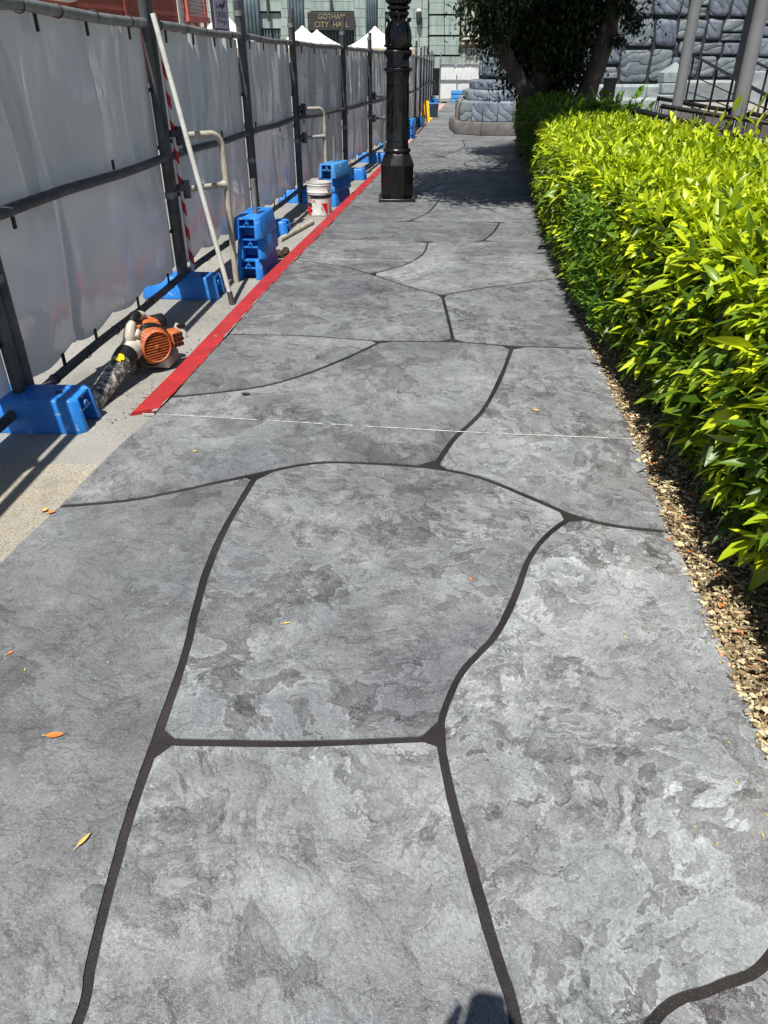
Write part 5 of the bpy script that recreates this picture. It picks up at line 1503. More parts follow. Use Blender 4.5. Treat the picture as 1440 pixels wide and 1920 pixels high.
MB().lathe([(0.020, 0), (0.020, 0.006), (0.010, 0.010), (0.008, 0.018), (0.003, 0.019)], ec, 14, m=en.to_track_quat('Z', 'Y').to_matrix()).build('handle_ear', M['galv'], pail, angle=40)
hp = []
for i in range(17):
    w = math.pi * i / 16
    a = ea + 0.06 + (math.pi) * i / 16
    rr = RB + 0.012
    hp.append((bx_ + rr * math.cos(a), by_ + rr * math.sin(a), bz_ + 0.305 - 0.11 * math.sin(w)))
MB().tube(hp, 0.0028, 6).build('wire_handle', M['galv'], pail, smooth=True)

# ------------------------------------------------------------------ leaf blower (x along the tube from nozzle to machine, y to its right)
n0 = gnd(196, 757, -0.03); b0 = gnd(284, 702, -0.06)
ang = math.atan2(b0.y - n0.y, b0.x - n0.x)
zg = zs(4.1)
bl = thing('leaf_blower', 'orange and white leaf blower with dirty black tube lying on the concrete', 'leaf blower', (b0.x - 0.035, b0.y + 0.06, zg), ang + R(6), local=True)
bl.scale = (1.12, 1.12, 1.12)
# local frame: origin under the fan housing; -x towards the nozzle; -y faces the camera's right
tp = [(-0.66, 0.035, 0.046), (-0.62, 0.035, 0.048), (-0.43, 0.032, 0.078), (-0.30, 0.03, 0.105), (-0.22, 0.03, 0.125), (-0.13, 0.03, 0.140)]
tube_ = MB(); 
tube_.tube(tp, [0.047, 0.047, 0.047, 0.048, 0.049, 0.051], 18).build('tube', M['tubedirt'], bl, angle=60)
MB().tube([(-0.43, 0.032, 0.078), (-0.412, 0.032, 0.081)], 0.0505, 18).build('tube_collar', M['tubedirt'], bl, angle=40)
MB().tube([(-0.23, 0.03, 0.1235), (-0.20, 0.03, 0.1285), (-0.15, 0.03, 0.137)], [0.052, 0.055, 0.057], 18).build('coupling', M['black'], bl, angle=40)
sp = MB(); V, F = [], []
for i in range(5):
    for j in range(6):
        x_ = -0.300 + 0.06 * i / 4; a = R(48 + 40 * j / 5 + 10 * math.sin(i * 2.0))
        cz = 0.107 + (x_ + 0.33) * 0.18; rr = 0.0492 + (x_ + 0.315) * 0.035
        V.append((x_, 0.03 + math.cos(R(180) - a) * rr * -1 * -1, cz + math.sin(a) * rr + 0.001))
for i in range(4):
    for j in range(5): F.append((i * 6 + j, i * 6 + j + 1, (i + 1) * 6 + j + 1, (i + 1) * 6 + j))
sp.add(V, F); sp.build('paint_splash', M['yellowsplash'], bl, smooth=True)
MB().tube([(-0.15, 0.03, 0.137), (-0.08, 0.025, 0.15), (-0.01, 0.02, 0.16)], [0.052, 0.060, 0.062], 16).build('outlet', M['dirtywhite'], bl, angle=50)
HD = bl
n_before = set(o.name for o in bpy.data.objects)
Ry = Matrix.Rotation(math.pi / 2, 3, 'X')       # lathe axis along -y
fan = MB().lathe([(0.02, 0.05), (0.098, 0.05), (0.114, 0.03), (0.116, -0.02), (0.10, -0.045), (0.02, -0.05)], (0.035, 0.02, 0.142), 32, m=Ry).build('fan_housing', M['dirtywhite'], HD, angle=50)
gr_ = MB().lathe([(0.100, 0.02), (0.099, 0.055), (0.088, 0.085), (0.078, 0.094), (0.074, 0.088), (0.083, 0.078), (0.090, 0.05)], (0.035, -0.02, 0.142), 36, m=Ry).build('grille_ring', M['orange'], HD, angle=60)
MB().lathe([(0.112, 0.0), (0.113, 0.04), (0.101, 0.055)], (0.035, -0.02, 0.142), 32, m=Ry, cap=False).build('cowl', M['black'], HD, angle=60)
MB().box((-0.055, -0.075, 0.085), (0.05, 0.05, 0.07)).build('air_duct', M['black'], HD, bevel=0.012)
MB().tube([(-0.03, -0.02, 0.25), (0.02, -0.07, 0.245), (0.08, -0.075, 0.225)], [0.012, 0.010, 0.008], 8).build('cable', M['black'], HD, smooth=True)
for k in range(26):                                            # radial slots round the rim, left and top
    a = R(-30 + k * 9.2)
    d_ = Vector((math.cos(a), 0, math.sin(a)))
    MB().tube([Vector((0.035, -0.085, 0.142)) + d_ * 0.095, Vector((0.035, -0.104, 0.142)) + d_ * 0.087], 0.0026, 4).build('slot', M['black'], gr_)
MB().lathe([(0.001, 0.066), (0.076, 0.066)], (0.035, -0.02, 0.142), 24, m=Ry, cap=False).build('grille_back', M['black'], gr_)
for k in range(10):
    z_ = -0.064 + k * 0.0142
    hw = math.sqrt(max(0.0004, 0.078 ** 2 - z_ ** 2))
    MB().box((0.035, -0.106, 0.142 + z_), (2 * hw, 0.007, 0.0062)).build('grille_bar', M['orange'], gr_)
MB().lathe([(0.012, 0.086), (0.012, 0.092), (0.004, 0.093)], (0.035, -0.02, 0.142), 12, m=Ry).build('centre_cap', M['orange'], gr_, angle=40)
eng = MB().add([(-0.02, -0.055, 0.20), (0.13, -0.065, 0.185), (0.14, 0.075, 0.185), (-0.02, 0.075, 0.20), (0.015, -0.035, 0.262), (0.105, -0.045, 0.262), (0.11, 0.06, 0.262), (0.015, 0.06, 0.262)], [(3, 2, 1, 0), (4, 5, 6, 7), (0, 1, 5, 4), (1, 2, 6, 5), (2, 3, 7, 6), (3, 0, 4, 7)]).build('engine_cover', M['orange'], HD, bevel=0.018, bseg=3)
MB().box((0.045, -0.058, 0.226), (0.05, 0.02, 0.022)).build('vent', M['black'], eng, bevel=0.004)
MB().box((0.055, 0.0, 0.263), (0.022, 0.014, 0.006)).build('vent', M['black'], eng)
MB().lathe([(0.035, -0.045), (0.042, -0.035), (0.042, 0.03), (0.03, 0.04)], (0.15, 0.05, 0.215), 16, m=Matrix.Rotation(math.pi / 2, 3, 'Y')).build('air_filter', M['black'], HD, angle=50)
mf = MB().box((0.175, -0.04, 0.142), (0.062, 0.095, 0.085)).build('exhaust_guard', M['orange'], HD, bevel=0.012)
for i in range(3):
    for j in range(3): MB().box((0.156 + 0.021 * i, -0.0885, 0.116 + 0.027 * j), (0.014, 0.006, 0.017)).build('slot', M['black'], mf)
MB().tube([(0.20, -0.03, 0.20), (0.225, -0.045, 0.185), (0.23, -0.05, 0.13)], [0.018, 0.024, 0.026], 12).build('fuel_filler', M['dirtywhite'], HD, angle=60)
MB().lathe([(0.026, 0), (0.028, 0.006), (0.026, 0.016), (0.01, 0.018)], (0.225, -0.045, 0.192), 14).build('fuel_cap', M['black'], HD, angle=40)
turn = Matrix.Translation((0.035, 0.0, 0.142)) @ Matrix.Rotation(R(-38), 4, 'Z') @ Matrix.Translation((-0.035, 0.0, -0.142))
for o in list(bpy.data.objects):                                # the machine is slewed so that its intake grille looks at the camera
    if o.name not in n_before and o.type == 'MESH': o.data.transform(turn)
MB().box((0.10, -0.05, 0.036), (0.17, 0.13, 0.066)).build('fuel_tank', M['dirtywhite'], bl, bevel=0.016, bseg=3)
MB().tube([(0.19, -0.085, 0.03), (0.225, -0.075, 0.045), (0.24, -0.03, 0.075), (0.23, 0.02, 0.11)], 0.010, 8).build('base_loop', M['black'], bl, smooth=True)
MB().tube([(-0.07, 0.06, 0.012), (-0.03, 0.05, 0.07), (0.0, 0.045, 0.09)], [0.012, 0.015, 0.015], 8).tube([(-0.07, 0.06, 0.011), (0.08, 0.075, 0.011)], 0.0105, 8).build('support_foot', M['dirtywhite'], bl, smooth=True)
hd = MB().tube(smooth_line([Vector((-0.085, 0.025, 0.185)), Vector((-0.092, 0.022, 0.225)), Vector((-0.065, 0.02, 0.262)), Vector((-0.02, 0.02, 0.278))], 4), [0.030, 0.031, 0.032, 0.032, 0.030, 0.029, 0.028, 0.027, 0.026, 0.024, 0.023, 0.022, 0.021], 12).build('handle_front', M['dirtywhite'], bl, smooth=True)
MB().tube(smooth_line([Vector((-0.055, 0.02, 0.272)), Vector((-0.01, 0.02, 0.292)), Vector((0.035, 0.02, 0.284))], 4), [0.024, 0.026, 0.027, 0.027, 0.027, 0.027, 0.026, 0.025, 0.022], 12).build('grip', M['black'], bl, smooth=True)
MB().tube(smooth_line([Vector((0.01, 0.02, 0.284)), Vector((0.065, 0.02, 0.272)), Vector((0.105, 0.02, 0.245))], 4), [0.022, 0.024, 0.026, 0.028, 0.028, 0.027, 0.025, 0.022, 0.018], 12).build('handle_rear', M['dirtywhite'], bl, smooth=True)
MB().box((-0.045, -0.012, 0.25), (0.028, 0.022, 0.018)).box((-0.02, -0.005, 0.236), (0.035, 0.012, 0.010)).build('trigger', M['orange'], bl, bevel=0.004)
MB().add([(-0.105, -0.02, 0.22), (-0.055, -0.03, 0.175), (-0.04, -0.028, 0.215), (-0.06, -0.022, 0.25), (-0.105, 0.06, 0.22), (-0.055, 0.06, 0.175), (-0.04, 0.06, 0.215), (-0.06, 0.06, 0.25)], [(0, 1, 2, 3), (7, 6, 5, 4), (0, 4, 5, 1), (1, 5, 6, 2), (2, 6, 7, 3), (3, 7, 4, 0)]).build('control_pod', M['dirtywhite'], bl, bevel=0.012)

# ------------------------------------------------------------------ caution sign, bin, dirt, fallen leaves
cs = thing('caution_sign', 'yellow folding caution sign standing far along the fence', 'sign', (1.33, 26.4, zs(26)))
z_ = zs(26)
for s, a in ((-1, 1), (1, -1)):
    V = [(1.18, 26.4 + s * 0.17, z_), (1.48, 26.4 + s * 0.17, z_), (1.42, 26.4 + s * 0.02, z_ + 0.66), (1.24, 26.4 + s * 0.02, z_ + 0.66)]
    V2 = [(p[0], p[1] + 0.015, p[2]) for p in V]
    MB().add(V + V2, [(0, 1, 2, 3), (7, 6, 5, 4), (0, 4, 5, 1), (1, 5, 6, 2), (2, 6, 7, 3), (3, 7, 4, 0)]).build('leaf_panel', M['yellowp'], cs, bevel=0.004)
bn = thing('bin', 'dark blue bin with pale lid just beyond the yellow caution sign', 'bin', (1.72, 28.6, zs(28)))
MB().box((1.72, 28.6, zs(28) + 0.24), (0.26, 0.26, 0.48), top=1.1).build('body', M['bin'], bn, bevel=0.01)
MB().box((1.72, 28.6, zs(28) + 0.50), (0.30, 0.30, 0.04)).build('lid', M['bluelight'], bn, bevel=0.008)
MB().ball((-1.0, 7.30, zs(7.3) + 0.03), 0.055, 14, 10, (1.2, 0.9, 0.75), rough=0.6, seed=3).ball((-0.955, 7.335, zs(7.3) + 0.05), 0.04, 12, 8, rough=0.7, seed=8).ball((-1.04, 7.25, zs(7.3) + 0.015), 0.025, 10, 6, rough=0.6, seed=4).build('dirt_clod', M['dirt'], None, label='clump of dark dirt in the gutter against the red kerb', cat='dirt')
def fallen(u, v, L, W, rz, mat, label, curl=0.25, z=0.0):
    p = gnd(u, v, z)
    V, F = [], []
    n_ = 8
    for i in range(n_ + 1):
        t = i / n_
        w = W * math.sin(math.pi * min(1, t * 0.96 + 0.02)) ** 0.8 * (1.0 - 0.25 * t)
        x = (t - 0.5) * L
        for q in (-1, -0.5, 0, 0.5, 1):
            zz2 = curl * L * (0.22 * (2 * t - 1) ** 2 + 0.30 * abs(q) * w / max(W, 1e-6)) + 0.003
            V.append(Vector((x, q * w, zz2)))
    for i in range(n_):
        for j in range(4): F.append((i * 5 + j, i * 5 + j + 1, (i + 1) * 5 + j + 1, (i + 1) * 5 + j))
    rot = Matrix.Rotation(rz, 3, 'Z')
    V = [rot @ q for q in V]
    t_ = thing('fallen_leaf', label, 'leaf', (p.x, p.y, z), group='fallen leaves on the path')
    MB().add([q + Vector((p.x, p.y, z)) for q in V], F).build('blade', M[mat], t_, smooth=True)
    st = [rot @ Vector((-L / 2, 0, curl * L * 0.22 + 0.003)), rot @ Vector((-L / 2 - L * 0.22, L * 0.04, 0.004))]
    MB().tube([q + Vector((p.x, p.y, z)) for q in st], 0.0012, 5).build('stalk', M['deadpale'], t_)
fallen(103, 1380, 0.046, 0.0115, R(5), 'deadleaf', 'orange fallen leaf lying flat near the left edge of the path')
fallen(158, 1578, 0.040, 0.006, R(62), 'deadpale', 'narrow yellow fallen leaf tilted on the lower left of the path', 0.5)
fallen(461, 741, 0.05, 0.014, R(10), 'dirt', 'curled brown and orange leaf casting a dark shadow right of the red kerb end', 0.7)
fallen(882, 1087, 0.024, 0.006, R(100), 'deadleaf', 'tiny orange leaf in the middle of the path')
fallen(537, 1170, 0.026, 0.004, R(15), 'deadpale', 'thin brown leaf sliver left of the middle of the path', 0.3)
fallen(1005, 770, 0.035, 0.012, R(-30), 'deadpale', 'pale leaf below the fork joint right of the middle of the path', 0.3)
fallen(97, 962, 0.03, 0.012, R(20), 'deadleaf', 'red leaf scrap at the left rim of the path by the concrete', 0.5)
fallen(84, 958, 0.028, 0.012, R(70), 'deadpale', 'yellow leaf scrap at the left rim of the path by the concrete', 0.5)
fallen(365, 847, 0.022, 0.008, R(0), 'deadpale', 'small yellow leaf on the path between the red kerb end and the arc joint')
fallen(20, 1225, 0.02, 0.006, R(50), 'deadleaf', 'tiny brown leaf at the extreme left of the path')
fallen(1255, 1012, 0.022, 0.007, R(75), 'deadleaf', 'small orange leaf at the right rim of the path')
# ------------------------------------------------------------------ hedges
def leaf_template(curl=0.25, fold=0.18, wide=0.16, peak=0.45):
    """Pointed leaf of unit length along +x, 3 columns; returns vertices and triangles."""
    rows = [(0.0, 0.012), (0.2, 0.65), (peak, 1.0), (0.75, 0.62), (1.0, 0.02)]
    V, T = [], []
    for t, w in rows:
        z = -curl * t * t
        V += [(t, -wide * w, z + fold * wide * w), (t, 0, z), (t, wide * w, z + fold * wide * w)]
    for i in range(4):
        for j in range(2):
            a = i * 3 + j
            T += [(a, a + 1, a + 4), (a, a + 4, a + 3)]
    return np.array(V, np.float32), np.array(T, np.int32)
TPL = [leaf_template(0.18, 0.35, 0.16), leaf_template(0.42, 0.5, 0.135, 0.5), leaf_template(0.06, 0.25, 0.175, 0.42)]
TPL_BROAD = leaf_template(0.3, 0.35, 0.30, 0.35)
def frames(d, up):
    """Orthonormal leaf frames: x along d, z near up."""
    d = d / np.linalg.norm(d, axis=1, keepdims=True)
    y = np.cross(up, d); y /= (np.linalg.norm(y, axis=1, keepdims=True) + 1e-6)
    z = np.cross(d, y)
    return d, y, z
def shoots(Pn, Nn, m, slen, leaf, up_bias, spread, r):
    """m leaves round each shoot that starts at Pn and grows along Nn."""
    n = len(Pn)
    d = Nn + np.array([0, 0, up_bias]) + r.normal(0, 0.35, (n, 3))
    d /= np.linalg.norm(d, axis=1, keepdims=True)
    s = slen * (0.55 + 0.9 * r.random((n, 1)))
    a = np.cross(d, np.array([0.31, 0.22, 0.92])); a /= np.linalg.norm(a, axis=1, keepdims=True)
    b = np.cross(d, a)
    B, D, S = [], [], []
    ph = r.random(n) * 6.28
    for k in range(m):
        f = (k + 0.4) / m
        w = ph + k * 2.4
        rad = a * np.cos(w)[:, None] + b * np.sin(w)[:, None]
        dirv = d * (0.35 + 0.75 * f) + rad * spread * (1.15 - 0.55 * f) + r.normal(0, 0.16, (n, 3))
        B.append(Pn + d * s * f); D.append(dirv); S.append(leaf * (0.6 + 0.65 * r.random(n)) * (1.0 - 0.35 * (f > 0.8)))
    return np.concatenate(B), np.concatenate(D), np.concatenate(S)
def emit(B, D, S, tpl):
    n = len(B)
    up = np.tile(np.array([[0, 0, 1.0]]), (n, 1)) + rng.normal(0, 0.35, (n, 3))
    x, y, z = frames(D, up)
    V0, T0 = tpl
    V = B[:, None, :] + S[:, None, None] * (V0[None, :, 0:1] * x[:, None, :] + V0[None, :, 1:2] * y[:, None, :] + V0[None, :, 2:3] * z[:, None, :])
    T = np.arange(n)[:, None, None] * len(V0) + T0[None]
    return V.reshape(-1, 3), T.reshape(-1, 3), (x, y, z)
def px_of(Pt):
    q = Pt - np.array([0, 0, H])
    zc = q[:, 1] * math.cos(TH) - q[:, 2] * math.sin(TH); yc = q[:, 1] * math.sin(TH) + q[:, 2] * math.cos(TH)
    return CX + FPX * q[:, 0] / zc, CY - FPX * yc / zc, zc
def foliage(parent, B, D, S, mat, nsingle, tpls, score=None):
    """All leaves but the nsingle largest in view go into one mesh; those become leaf objects."""
    n = len(B)
    kind_ = rng.integers(0, len(tpls), n)
    single = np.zeros(n, bool)
    if nsingle:
        tipz = B + D / np.linalg.norm(D, axis=1, keepdims=True) * S[:, None] * 0.5
        u, v, zc = px_of(tipz)
        size = S / zc * (1 if score is None else score)
        size[(u < 0) | (u > 1440) | (v < 0) | (v > 1920) | (zc < 0.3)] = 0
        single[np.argsort(-size)[:nsingle]] = True
    Vs, Ts, off = [], [], 0
    for k, tpl in enumerate(tpls):
        msk = (kind_ == k) & ~single
        if msk.any():
            V, T, _ = emit(B[msk], D[msk], S[msk], tpl)
            Vs.append(V); Ts.append(T + off); off += len(V)
    if Vs:
        o = np_mesh('foliage', np.concatenate(Vs), np.concatenate(Ts), mat, parent)
        o['kind'] = 'stuff'
    if nsingle:
        metpl = []
        for tpl in tpls:
            me = bpy.data.meshes.new('leaf'); me.from_pydata([tuple(map(float, p)) for p in tpl[0]], [], [tuple(map(int, t)) for t in tpl[1]])
            me.polygons.foreach_set('use_smooth', [True] * len(me.polygons)); me.materials.append(mat); metpl.append(me)
        idx = np.where(single)[0]
        up = np.tile(np.array([[0, 0, 1.0]]), (len(idx), 1)) + rng.normal(0, 0.35, (len(idx), 3))
        x, y, z = frames(D[idx], up)
        org = ORG[parent.name]
        for q, i in enumerate(idx):
            o = bpy.data.objects.new('leaf', metpl[kind_[i]]); COL.objects.link(o); o.parent = parent
            s = float(S[i])
            m4 = Matrix(((x[q][0] * s, y[q][0] * s, z[q][0] * s, B[i][0] - org.x), (x[q][1] * s, y[q][1] * s, z[q][1] * s, B[i][1] - org.y), (x[q][2] * s, y[q][2] * s, z[q][2] * s, B[i][2] - org.z), (0, 0, 0, 1)))
            o.matrix_local = m4
def bumpy(y, s, seed): 
    return np.array([mnoise.noise(Vector((a * 1.7, b * 1.7, seed))) for a, b in zip(y, s)])
def hedge_points(n, y0, y1, xin, width, top, r, bias, side_frac, end_frac, seed):
    """Points and normals on a rounded box hedge that follows the path's edge."""
    y = y0 + (r.random(n) ** bias) * (y1 - y0)
    xL = np.array([xr(q) + xin(q) for q in y])
    xR = np.maximum(xL + 0.5, width)
    P_ = np.zeros((n, 3)); N_ = np.zeros((n, 3))
    pick = r.random(n)
    side_ = pick < side_frac
    end_ = (pick >= side_frac) & (pick < side_frac + end_frac)
    top_ = ~(side_ | end_)
    zt_ = top + 0.05 * bumpy(y, xL, seed)
    # left face, leaning out a little in the middle
    h = r.random(n) ** 0.85
    P_[side_] = np.stack([xL + 0.055 - 0.075 * np.sin(h * 3.0) + 0.05 * (1 - h) , y, 0.05 + h * (zt_ - 0.10)], 1)[side_]
    N_[side_] = np.stack([-np.ones(n), np.zeros(n), -0.15 + 0.5 * h ** 3], 1)[side_]
    t = r.random(n)
    edge = np.exp(-t * (xR - xL) / 0.10)
    P_[top_] = np.stack([xL + t * (xR - xL), y, zt_ - 0.11 * edge], 1)[top_]
    N_[top_] = np.stack([-0.8 * edge, np.zeros(n), np.ones(n)], 1)[top_]
    t2 = r.random(n); xL1 = xr(y1) + xin(y1)
    P_[end_] = np.stack([xL1 + t2 * (width - xL1), np.full(n, y1), 0.05 + h * (top - 0.1)], 1)[end_]
    N_[end_] = np.stack([np.zeros(n), np.ones(n), np.full(n, 0.2)], 1)[end_]
    P_ += r.normal(0, 0.012, (n, 3))
    dn = 0.055 * bumpy(P_[:, 1] * 1.6, P_[:, 2] * 2 + P_[:, 0], seed + 3)
    N_ /= np.linalg.norm(N_, axis=1, keepdims=True)
    P_ += N_ * dn[:, None]
    return P_, N_
def hedge_core(parent, y0, y1, xin, width, top, inset, seed):
    b_ = MB(); V, F = [], []
    n_ = int((y1 - y0) / 0.25)
    for i in range(n_ + 1):
        y = y0 + (y1 - y0) * i / n_
        xL = xr(y) + xin(y) + inset; xR = max(xL + 0.3, width - inset)
        j = lambda k: 0.05 * mnoise.noise(Vector((y * 2.3, k * 3.1, seed)))
        V += [(xL + 0.06 + j(0), y, 0.0), (xL + j(1), y, 0.25), (xL + 0.01 + j(2), y, top - inset - 0.08), (xL + 0.1, y, top - inset + j(3)), (xR, y, top - inset + j(4)), (xR, y, 0)]
    for i in range(n_):
        a = i * 6
        for k in range(5): F.append((a + k, a + 6 + k, a + 7 + k, a + k + 1))
    F.append(tuple(range(6))); F.append(tuple(n_ * 6 + k for k in range(5, -1, -1)))
    b_.add(V, F); return b_.build('solid_core', M['twig'], parent, smooth=False)  # solid core, added to block light inside the leaves
hg = thing('clipped_hedge', 'bright yellow green clipped hedge in full sun along the right of the path', 'hedge', (2.0, 5.5, 0))
HW, HT = 2.95, 0.93
def HIN(y): return interp([(0, 0.17), (1.8, 0.16), (3.0, 0.105), (4.5, 0.05), (6.0, 0.0), (8.0, 0.0), (10.0, 0.04)], y)
def HIN2(y): return 0.10
hedge_core(hg, 0.55, 10.2, HIN, HW, HT, 0.21, 1)
r1 = np.random.default_rng(21)
P1, N1 = hedge_points(14500, 0.45, 10.3, HIN, HW, HT, r1, 1.2, 0.33, 0.03, 2.0)
sc = r1.random(len(P1))
P1 = P1 - N1 * (0.19 * sc ** 1.3)[:, None]
sidem = N1[:, 0] < -0.5
B1, D1, S1 = shoots(P1, N1, 8, 0.075, 0.083, 0.35, 0.85, r1)
S1 *= np.exp(r1.normal(0, 0.24, len(S1)))
D1[:, 1] -= 0.12
big_ = np.tile(sidem, 8)
D1[big_, 2] -= 0.25
S1[~big_] *= 0.80
# yellow leaves mostly on the top and upper side; dark green deeper and lower
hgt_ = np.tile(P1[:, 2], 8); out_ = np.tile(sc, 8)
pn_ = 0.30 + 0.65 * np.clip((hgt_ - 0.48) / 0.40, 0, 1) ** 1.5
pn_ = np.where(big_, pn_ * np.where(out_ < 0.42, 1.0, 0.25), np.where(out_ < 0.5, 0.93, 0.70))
yellow_ = np.tile(r1.random(len(P1)), 8) < pn_
foliage(hg, B1[yellow_], D1[yellow_], S1[yellow_], M['leaf_hedge'], 200, TPL)
foliage(hg, B1[~yellow_], D1[~yellow_], S1[~yellow_], M['leaf_darkgreen'], 100, TPL)
st = MB()
for k in range(34):                                            # woody stems at the foot
    y = 0.7 + k * 0.28; x = xr(y) + HIN(y) + 0.2 + random.uniform(-0.04, 0.12)
    p = Vector((x, y, -0.02)); q = p + Vector((random.uniform(-.12, .05), random.uniform(-.1, .1), 0.35)); s2 = q + Vector((random.uniform(-.12, .06), random.uniform(-.1, .1), 0.3))
    MB().tube([p, q, s2], [0.013, 0.009, 0.004], 6).build('stem', M['twig'], hg, smooth=True)

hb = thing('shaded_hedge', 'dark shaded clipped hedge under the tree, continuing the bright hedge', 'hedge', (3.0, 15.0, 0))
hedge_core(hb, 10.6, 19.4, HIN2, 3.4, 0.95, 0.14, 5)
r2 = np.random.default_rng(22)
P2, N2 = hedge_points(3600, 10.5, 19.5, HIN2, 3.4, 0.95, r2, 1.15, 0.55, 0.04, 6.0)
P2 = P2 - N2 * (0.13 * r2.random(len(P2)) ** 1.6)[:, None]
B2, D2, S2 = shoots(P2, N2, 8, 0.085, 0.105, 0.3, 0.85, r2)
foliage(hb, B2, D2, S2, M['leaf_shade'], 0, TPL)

def leafy(name, label, cat, base, stems, mat, tpl, leaf, per, r, stemmat='twig', droop=0.0, rad=0.006):
    """A small plant: stems as tubes, each broad leaf an object."""
    t = thing(name, label, cat, base)
    me = bpy.data.meshes.new('leaf'); me.from_pydata([tuple(map(float, p)) for p in tpl[0]], [], [tuple(map(int, q)) for q in tpl[1]])
    me.polygons.foreach_set('use_smooth', [True] * len(me.polygons)); me.materials.append(mat)
    org = Vector(base)
    for st_ in stems:
        pts = smooth_line([Vector(p) for p in st_], 4)
        MB().tube(pts, [rad * (1 - 0.6 * i / len(pts)) for i in range(len(pts))], 6).build('stem', M[stemmat], t, smooth=True)
        for k in range(per):
            f = 0.3 + 0.7 * (k + r.random() * 0.6) / per
            i = min(len(pts) - 2, int(f * (len(pts) - 1)))
            p = pts[i]; d = (pts[i + 1] - pts[i]).normalized()
            w = k * 2.4 + r.random() * 0.8
            rd = Vector((math.cos(w), math.sin(w), 0))
            dirv = (rd * 0.9 + d * 0.5 + Vector((0, 0, -droop))).normalized()
            if k == per - 1: dirv = (d + rd * 0.3).normalized()
            y_ = Vector((r.normal(0, .25), r.normal(0, .25), 1)).cross(dirv).normalized(); z_ = dirv.cross(y_)
            s = leaf * (0.7 + 0.6 * r.random())
            o = bpy.data.objects.new('leaf', me); COL.objects.link(o); o.parent = t
            q = p - org
            o.matrix_local = Matrix(((dirv.x * s, y_.x * s, z_.x * s, q.x), (dirv.y * s, y_.y * s, z_.y * s, q.y), (dirv.z * s, y_.z * s, z_.z * s, q.z), (0, 0, 0, 1)))
    return t
r3 = np.random.default_rng(5)
def atp(u, v, Y): return atY(u, v, Y)
stems = []
for (u, v) in ((1100, 190), (1125, 175), (1148, 168), (1165, 178), (1185, 185), (1205, 190), (1220, 200), (1135, 195), (1178, 200), (1110, 178), (1158, 190), (1195, 178), (1212, 205), (1142, 182)):
    tip = atp(u, v - 4, 10.55 + r3.random() * 0.4); bs = Vector((3.2 + (tip.x - 3.2) * 0.5, 10.75, 0.05))
    stems.append([bs, bs.lerp(tip, 0.55) + Vector((0, 0, 0.12)), tip])
leafy('leafy_shrub', 'leafy green shrub with broad leaves behind the bright hedge, below the right trunk', 'shrub', (3.3, 11.0, 0), stems, M['leaf_green'], TPL_BROAD, 0.145, 14, r3, droop=0.25)
w0 = gnd(1118, 600)
stems = [[(1.72, 5.2, 0.1), (1.55, 5.15, 0.45), tuple(atp(1098, 505, 5.05))], [(1.74, 5.25, 0.1), (1.6, 5.2, 0.5), tuple(atp(1112, 485, 5.15))]]
leafy('broadleaf_weed', 'broad leaved green weed poking out of the hedge side at mid length', 'plant', (1.74, 5.22, 0), stems, M['leaf_green'], TPL_BROAD, 0.16, 5, r3, droop=0.15)
stems = []
for (u, v, Y) in ((1340, 205, 6.3), (1352, 215, 6.2), (1378, 195, 6.2), (1395, 185, 6.1), (1408, 205, 6.0), (1432, 215, 5.9), (1425, 190, 6.0), (1300, 225, 6.5), (1362, 235, 6.3), (1322, 200, 6.6), (1385, 222, 6.2), (1418, 230, 6.0), (1262, 214, 7.5), (1085, 196, 10.1), (1060, 194, 10.2)):
    tip = atp(u, v, Y); bs = Vector((tip.x - 0.03, Y + 0.05, 0.55)); stems.append([bs, bs.lerp(tip, 0.5) + Vector((0.02, 0, 0.03)), tip])
leafy('hedge_sprigs', 'tall loose sprigs rising from the hedge top at the right edge', 'plant', (2.8, 6.2, 0.55), stems, M['leaf_hedge'], TPL[2], 0.11, 6, r3, rad=0.004)
# a patch of finer, greener leaves grown into the hedge side
fs_ = thing('fine_leaf_shrub', 'patch of small glossy dark green leaves inside the hedge side', 'shrub', (1.7, 5.0, 0))
nf = 900
yv = 5.0 + r3.normal(0, 0.30, nf); hv = 0.12 + r3.random(nf) * 0.62
xv = np.array([xr(q) + HIN(q) for q in yv]) - 0.06 + r3.random(nf) * 0.07
Pf = np.stack([xv, yv + (hv - 0.4) * 0.5, hv], 1); Nf = np.tile(np.array([[-1.0, -0.3, 0.3]]), (nf, 1))
Bf, Df, Sf = shoots(Pf, Nf, 5, 0.05, 0.05, 0.3, 0.9, r3)
foliage(fs_, Bf, Df, Sf, M['leaf_green'], 0, [TPL[2]])
MB().tube([(1.85, 5.0, -0.02), (1.75, 5.0, 0.4), (1.62, 5.1, 0.7)], [0.012, 0.009, 0.004], 6).build('stem', M['twig'], fs_, smooth=True)
# dark shrub at the right end of the deck
ds = thing('far_shrub', 'dark green shrub beside the deck at the right edge of the picture', 'shrub', (8.9, 16.5, 0))
nf = 500
v_ = r3.normal(0, 1, (nf, 3)); v_ /= np.linalg.norm(v_, axis=1, keepdims=True)
Pf = np.array([8.95, 16.5, 1.15]) + v_ * np.array([0.75, 0.7, 0.95]) * (0.6 + 0.4 * r3.random((nf, 1)))
Bf, Df, Sf = shoots(Pf, v_, 6, 0.1, 0.11, 0.3, 0.9, r3)
foliage(ds, Bf, Df, Sf, M['leaf_green'], 0, [TPL[2]])
MB().tube([(8.95, 16.5, 0), (8.95, 16.5, 1.0)], [0.05, 0.02], 8).build('stem', M['bark'], ds, smooth=True)

